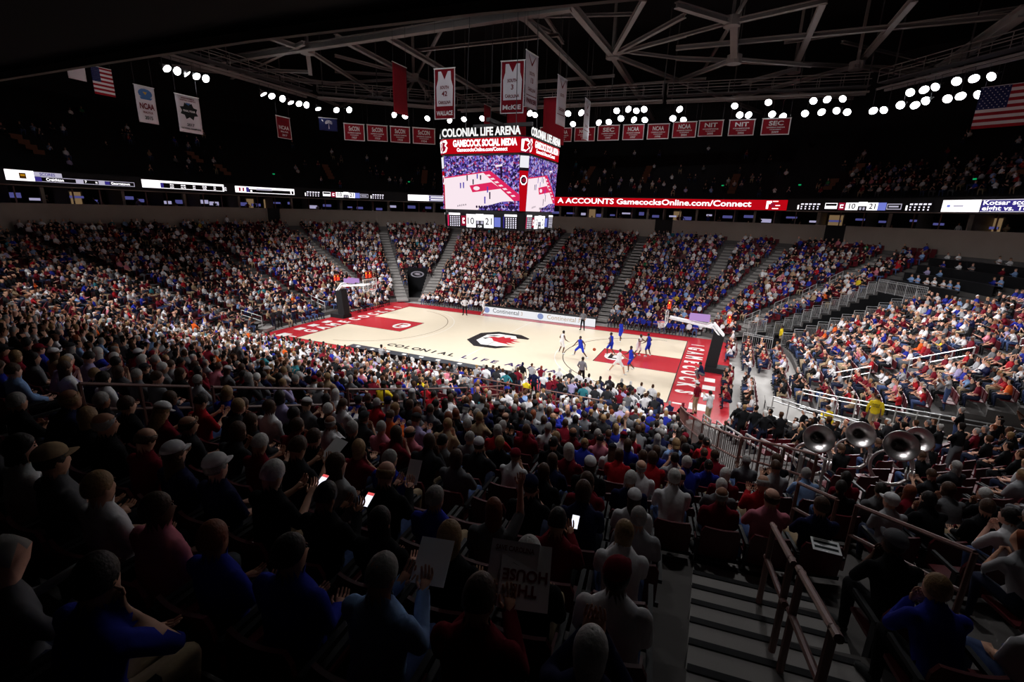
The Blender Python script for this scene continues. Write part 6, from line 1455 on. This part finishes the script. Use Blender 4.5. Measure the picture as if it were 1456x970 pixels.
def athlete(px, py, pose, face, top, bot, label, hair='crop', skin=SKINS[4], sleeves='jersey', bottoms='shorts', cat='person', group=None, shoe=srgb(230, 230, 230), z=0., scale=1.03, cap=None, hairc=HAIRC['dark'], loc=None):
    kit = person_kit('ath_' + pose, ATH.get(pose) or POSES[pose], .019, 2600); p = loc or at(px, py, z + .02)
    rz = math.atan2(-(face[0]), face[1])
    return add_person(None, (p[0], p[1], z + .008), rz, skin, top, bot, hair, hairc, cap, sleeves, label, group, cat, scale, kit=kit, bottoms=bottoms, shoe=shoe)
athlete(798, 502, 'ready', (.4, .5), WHT, WHT, 'player in white by the arc waiting with arms low, facing the play')
athlete(825, 507, 'wide', (-.3, -1), BLUE, BLUE, 'defender in blue in a wide crouch beside the ball')
athlete(868, 505, 'stride', (-.9, .4), BLUE, BLUE, 'defender in blue striding at the lane corner')
athlete(882, 485, 'stride', (-.3, -1), BLUE, BLUE, 'defender in blue furthest up the floor by the bench side')
athlete(906, 506, 'reach', (.8, -.3), WHT, WHT, 'player in white leaning on a blue defender in the lane')
athlete(921, 506, 'ready', (-.8, .4), BLUE, BLUE, 'defender in blue behind the white player in the lane')
athlete(878, 530, 'lunge', (.2, 1), WHT, WHT, 'player in white lunging wide near the crowd with arms out', skin=SKINS[1], hair='short', hairc=HAIRC['brown'])
athlete(896, 527, 'stride', (-.6, -.6), BLUE, BLUE, 'defender in blue beside the lunging white player')
athlete(828, 469, 'signal', (0, -1), srgb(120, 120, 126), BLK, 'referee in grey shirt and black trousers before the advert panels', sleeves='shirt', bottoms='trousers', shoe=BLK, skin=SKINS[1], hair='bald', hairc=HAIRC['dark'])
athlete(826, 547, 'signal', (.2, 1), srgb(120, 120, 126), BLK, 'referee in grey shirt standing with back to the near crowd', sleeves='shirt', bottoms='trousers', shoe=BLK, skin=SKINS[4])
athlete(661, 448, 'stand_hips', (.4, -1), srgb(225, 222, 224), BLK, 'coach in pale shirt and dark trousers pacing before the white bench', sleeves='jacket', bottoms='trousers', shoe=BLK, skin=SKINS[3], scale=1.05)
athlete(687, 447, 'reach', (.7, .5), WHT, WHT, 'player in white leaning at the end of the advert table', skin=SKINS[2])
athlete(1120, 492, 'stand_hips', (-1, .1), TOPS['yellow'], LEGS['khaki'], 'steward in yellow top standing at the mouth of the black tunnel', sleeves='jacket', bottoms='trousers', shoe=BLK, skin=SKINS[4], scale=1.05, loc=(21.4, 9.6))
stw = athlete(0, 0, 'stand', (.3, 1), TOPS['yellow'], LEGS['khaki'], 'steward in yellow jacket standing by the student barrier', sleeves='jacket', bottoms='trousers', shoe=BLK, skin=SKINS[3], scale=1.05, loc=(23.4, -9.3), z=.93)
athlete(0, 0, 'crouch', (-.6, .6), TOPS['yellow'], LEGS['black'], 'steward in yellow jacket sitting by the walkway barrier', sleeves='jacket', bottoms='trousers', shoe=BLK, skin=SKINS[1], loc=(21.7, -9.9), z=.86, hair='short', hairc=HAIRC['brown'])
athlete(998, 540, 'crouch', (-1, .2), srgb(30, 34, 70), LEGS['grey'], 'photographer in dark top crouching on the lettered apron', sleeves='shirt', bottoms='trousers', shoe=srgb(200, 120, 90), skin=SKINS[3])
athlete(987, 588, 'stand', (-.8, .5), TOPS['maroon'], LEGS['khaki'], 'crew member in maroon top and white cap on the apron corner', sleeves='shirt', bottoms='trousers', shoe=BLK, skin=SKINS[0], cap=TOPS['white'])
athlete(1005, 603, 'stand_clap', (-.8, .6), TOPS['white'], LEGS['khaki'], 'crew member in white shirt beside the camera platform', sleeves='jacket', bottoms='trousers', shoe=BLK, skin=SKINS[0], hair='short', hairc=HAIRC['dark'])
for tx, zz in (('EVENT', 1.33), ('STAFF', 1.24)): lettering(tx, .09, lambda x, y: (x, -.165, zz + y), M_BLACK, stw, .03, name='back_lettering')
# ball
p = at(845, 497, .6); bm = bmesh.new(); bmesh.ops.create_uvsphere(bm, u_segments=20, v_segments=12, radius=.121)
ball = link_mesh('basketball', bm, mat('orange ball leather', srgb(186, 84, 44), .6, .1, 30.), None, True); ball.location = p; tag(ball, 'orange basketball bouncing before the blue defender', 'ball')
bm = bmesh.new()
for rot in (Matrix.Identity(3), Matrix.Rotation(math.pi/2, 3, 'X'), Matrix.Rotation(math.pi/2, 3, 'Y')): tube(bm, [rot @ Vector((.1205*math.cos(2*math.pi*k/24), .1205*math.sin(2*math.pi*k/24), 0)) for k in range(24)], .0035, 4, True)
link_mesh('seams', bm, M_BLACK, ball)
# shirt numbers are too small to read at this distance and are left as plain cloth

# ------------------------------------------------------------------ sousaphones in the band
def sousaphone(loc, rz, tilt, label):
    root = empty('sousaphone', loc, label, 'sousaphone', 'sousaphones in the band'); root.rotation_euler = (tilt, 0, rz)
    bm = bmesh.new(); n = 28                                   # bell: flared lathe about +Y (mouth towards +Y)
    prof = [(.055, -.62), (.07, -.45), (.09, -.30), (.125, -.18), (.18, -.09), (.25, -.035), (.31, -.008), (.335, .0), (.34, -.012)]
    rings = [[bm.verts.new((r_*math.cos(2*math.pi*k/n), y, r_*math.sin(2*math.pi*k/n))) for k in range(n)] for r_, y in prof]
    for r0, r1 in zip(rings, rings[1:]):
        for k in range(n): bm.faces.new((r0[k], r0[(k+1) % n], r1[(k+1) % n], r1[k]))
    bell = link_mesh('bell', bm, M_BRASS, root, True); m_ = bell.modifiers.new('thick', 'SOLIDIFY'); m_.thickness = .006
    bm = bmesh.new(); pts, rr = [], []                          # great coil round the player
    for k in range(46):
        t = k/45; a = math.pi*.5 + t*math.pi*2.6; R_ = .44 - .03*t
        pts.append((R_*math.cos(a)*.95 + .0, -.62 - .1 + .34*t - .0, -.45 + R_*math.sin(a) - .15*t)); rr.append(.058 - .038*t)
    pts = [(0, -.60, 0), (0, -.70, -.005)] + pts[1:]; rr = [.056, .057] + rr[1:]
    tube(bm, pts, rr, 10); link_mesh('coil', bm, M_BRASS, root, True)
    bm = bmesh.new()
    for k in range(3): tube(bm, [(-.36 + .07*k, -.30, -.72), (-.36 + .07*k, -.30, -.50)], .026, 8); tube(bm, [(-.36 + .07*k, -.30, -.50), (-.36 + .07*k, -.30, -.45)], .010, 6)
    link_mesh('valves', bm, M_BRASS, root, True)
    bm = bmesh.new(); tube(bm, [(-.30, -.38, -.30), (-.15, -.30, -.12), (-.05, -.26, -.10)], .012, 6); tube(bm, [(-.05, -.26, -.10), (-.02, -.25, -.10)], .022, 8); link_mesh('mouthpiece', bm, M_BRASS, root, True)
for a_, i_, who in SOUSA_SEATS:
    q = corner(a_, i_*TREAD + .56); n = Vector((-math.cos(math.radians(a_)), -math.sin(math.radians(a_)), 0)); left = Vector((-n.y, n.x, 0)); z = zpt(q.x, q.y, i_)
    frz = math.atan2(-n.x, n.y)
    add_person('hold', (q.x, q.y, z + .008), frz, SKINS[0], TOPS['black'], LEGS['blue jeans'], 'short', HAIRC['brown'], None, 'jacket', f'band member in black with a sousaphone {who}', 'sousaphone players', scale=1.)
    so = empty('stadium_seat', (q.x, q.y, z), f'maroon seat of the sousaphone player {who}', 'seat', 'maroon seats of the near stand', rz=frz)
    for k, me in SEATM.items():
        for dx in ((0, .51) if k == 'armrest' else (0,)):
            c = bpy.data.objects.new(k, me); COL.objects.link(c); c.parent = so; c.location = (dx, 0, 0)
    out = (CAM - q); out.z = 0; out = (out.normalized() - n*.55).normalized()                # the bell looks back over the seats
    bell = q + left*-.0 + left*.70 + n*.10 + out*.42; bell.z = z + 1.62
    sousaphone(bell, math.atan2(-out.x, out.y), .35, 'silver sousaphone with wide bell ' + who)

# ------------------------------------------------------------------ phones, programmes, cards in the near rows
def paper_at(px, py, z, w, h, rz, rx, label, name='programme', marks=()):
    p = at(px, py, z); bm = bmesh.new(); box(bm, (-w/2, -h/2, -.002), (w/2, h/2, .002)); o = link_mesh(name, bm, M_WHITE); o.location = p; o.rotation_euler = (rx, 0, rz); tag(o, label, 'paper')
    for (u0, v0, u1, v1, m) in marks: link_mesh('print', ([(u0*w, v0*h, .003), (u1*w, v0*h, .003), (u1*w, v1*h, .003), (u0*w, v1*h, .003)], [(0, 1, 2, 3)]), m, o)
    return o
def near_seat(px, py):
    return min((q for q in seats if q[5] < 9), key=lambda q: math.hypot(to_px((q[0], q[1], q[2] + .85))[0] - px, to_px((q[0], q[1], q[2] + .85))[1] - py))
def held(who, off, rx, rz, w, h, label, name='programme'):
    """a sheet held in the hands of the spectator placed at that look"""
    c = [p for p in ind if getattr(p, 'spot', None) == who] or [p for p in ind if p.pose == 'hold']; p = c[0]; cs, sn = math.cos(p.rz), math.sin(p.rz)
    bm = bmesh.new(); box(bm, (-w/2, -h/2, -.002), (w/2, h/2, .002)); o = link_mesh(name, bm, M_WHITE); tag(o, label, 'paper')
    o.location = (p.x + (off[0]*cs - off[1]*sn)*p.scale, p.y + (off[0]*sn + off[1]*cs)*p.scale, p.z + off[2]*p.scale); o.rotation_euler = (rx, 0, p.rz + rz); return o
q = near_seat(1183, 795); o = paper_at(1183, 795, 6., .30, .22, 0, 0, 'white printed sheet lying across the back of a seat by the stairs', marks=[(-.42, .1, .42, .3, M_BBLK), (-.42, -.3, .42, -.1, M_BBLK), (-.42, .38, .2, .42, M_BBLK)])
o.location = (q[0] - q[3]*.28, q[1] - q[4]*.28, q[2] + .842); o.rotation_euler = (.12, 0, math.atan2(-q[3], q[4]) - .2)
o = held((700, 905), (.13, .53, .99), .7, .15, .30, .36, 'white rally card with red lettering held up at the back row', 'rally_card')
for tx, yy in (('HOUSE', .02), ('THE', .10)): lettering(tx, .085, lambda x, y: (-x, .05 - yy - y, .004), M_MAROON, o, .03)
o = held((1400, 905), (.05, .53, .99), .8, .1, .30, .36, 'white card with a dark round emblem among the rear seats', 'rally_card'); link_mesh('print', ([(.07*math.cos(t*.5236), -.03 + .09*math.sin(t*.5236), .004) for t in range(12)], [tuple(range(12))]), M_BBLK, o); lettering('SAVE CAROLINA', .04, lambda x, y: (x, .12 + y, .004), M_MAROON, o, .03, width=.24)
held((405, 665), (.06, .52, .97), .6, -.2, .22, .30, 'pale folded programme held beside a phone user'); held((560, 790), (.06, .52, .97), .6, .2, .22, .28, 'buff programme held near a bright phone'); held((575, 690), (.05, .52, .98), .9, .1, .14, .26, 'narrow white programme held in both hands')
def phone(who, label, red=False):
    """a lit phone in the hands of the spectator placed at that look"""
    c = [p for p in ind if getattr(p, 'spot', None) == who]
    if not c: return
    p = c[0]; off = Vector((.10, .50, .93)); cs, sn = math.cos(p.rz), math.sin(p.rz)
    root = empty('phone', (p.x + (off.x*cs - off.y*sn)*p.scale, p.y + (off.x*sn + off.y*cs)*p.scale, p.z + off.z*p.scale), label, 'phone'); root.rotation_euler = (.5, 0, p.rz)
    bm = bmesh.new(); box(bm, (-.038, -.075, -.005), (.038, .075, .004)); link_mesh('case', bm, M_BLACK, root)
    bm = bmesh.new(); box(bm, (-.033, -.066, .0045), (.033, .066, .0055)); link_mesh('screen', bm, E_PHONE, root)
    if red:
        bm = bmesh.new(); box(bm, (-.033, .040, .0056), (.033, .066, .0062)); link_mesh('title_bar', bm, E_PHONER, root)
phone((345, 715), 'lit phone with a red title bar held by a white-haired spectator', True); phone((500, 730), 'lit phone with a red title bar held by a spectator in jeans', True); phone((760, 800), 'bright white phone screen held by a spectator in maroon')
# camera platform table with equipment at the apron corner
T = empty('equipment_table', Vector((19.72, -6.6, 0)), 'small grey equipment table on the floor behind the apron', 'table', rz=math.pi/2)
bm = bmesh.new(); box(bm, (-.9, -.4, .70), (.9, .4, .75)); link_mesh('table_top', bm, M_CONC, T)
for sx_ in (-.8, .8):
    for sy_ in (-.32, .32):
        bm = bmesh.new(); beam(bm, (sx_, sy_, 0), (sx_, sy_, .70), .05); link_mesh('leg', bm, M_STEEL_D, T)

bpy.data.scenes.remove(TMP)
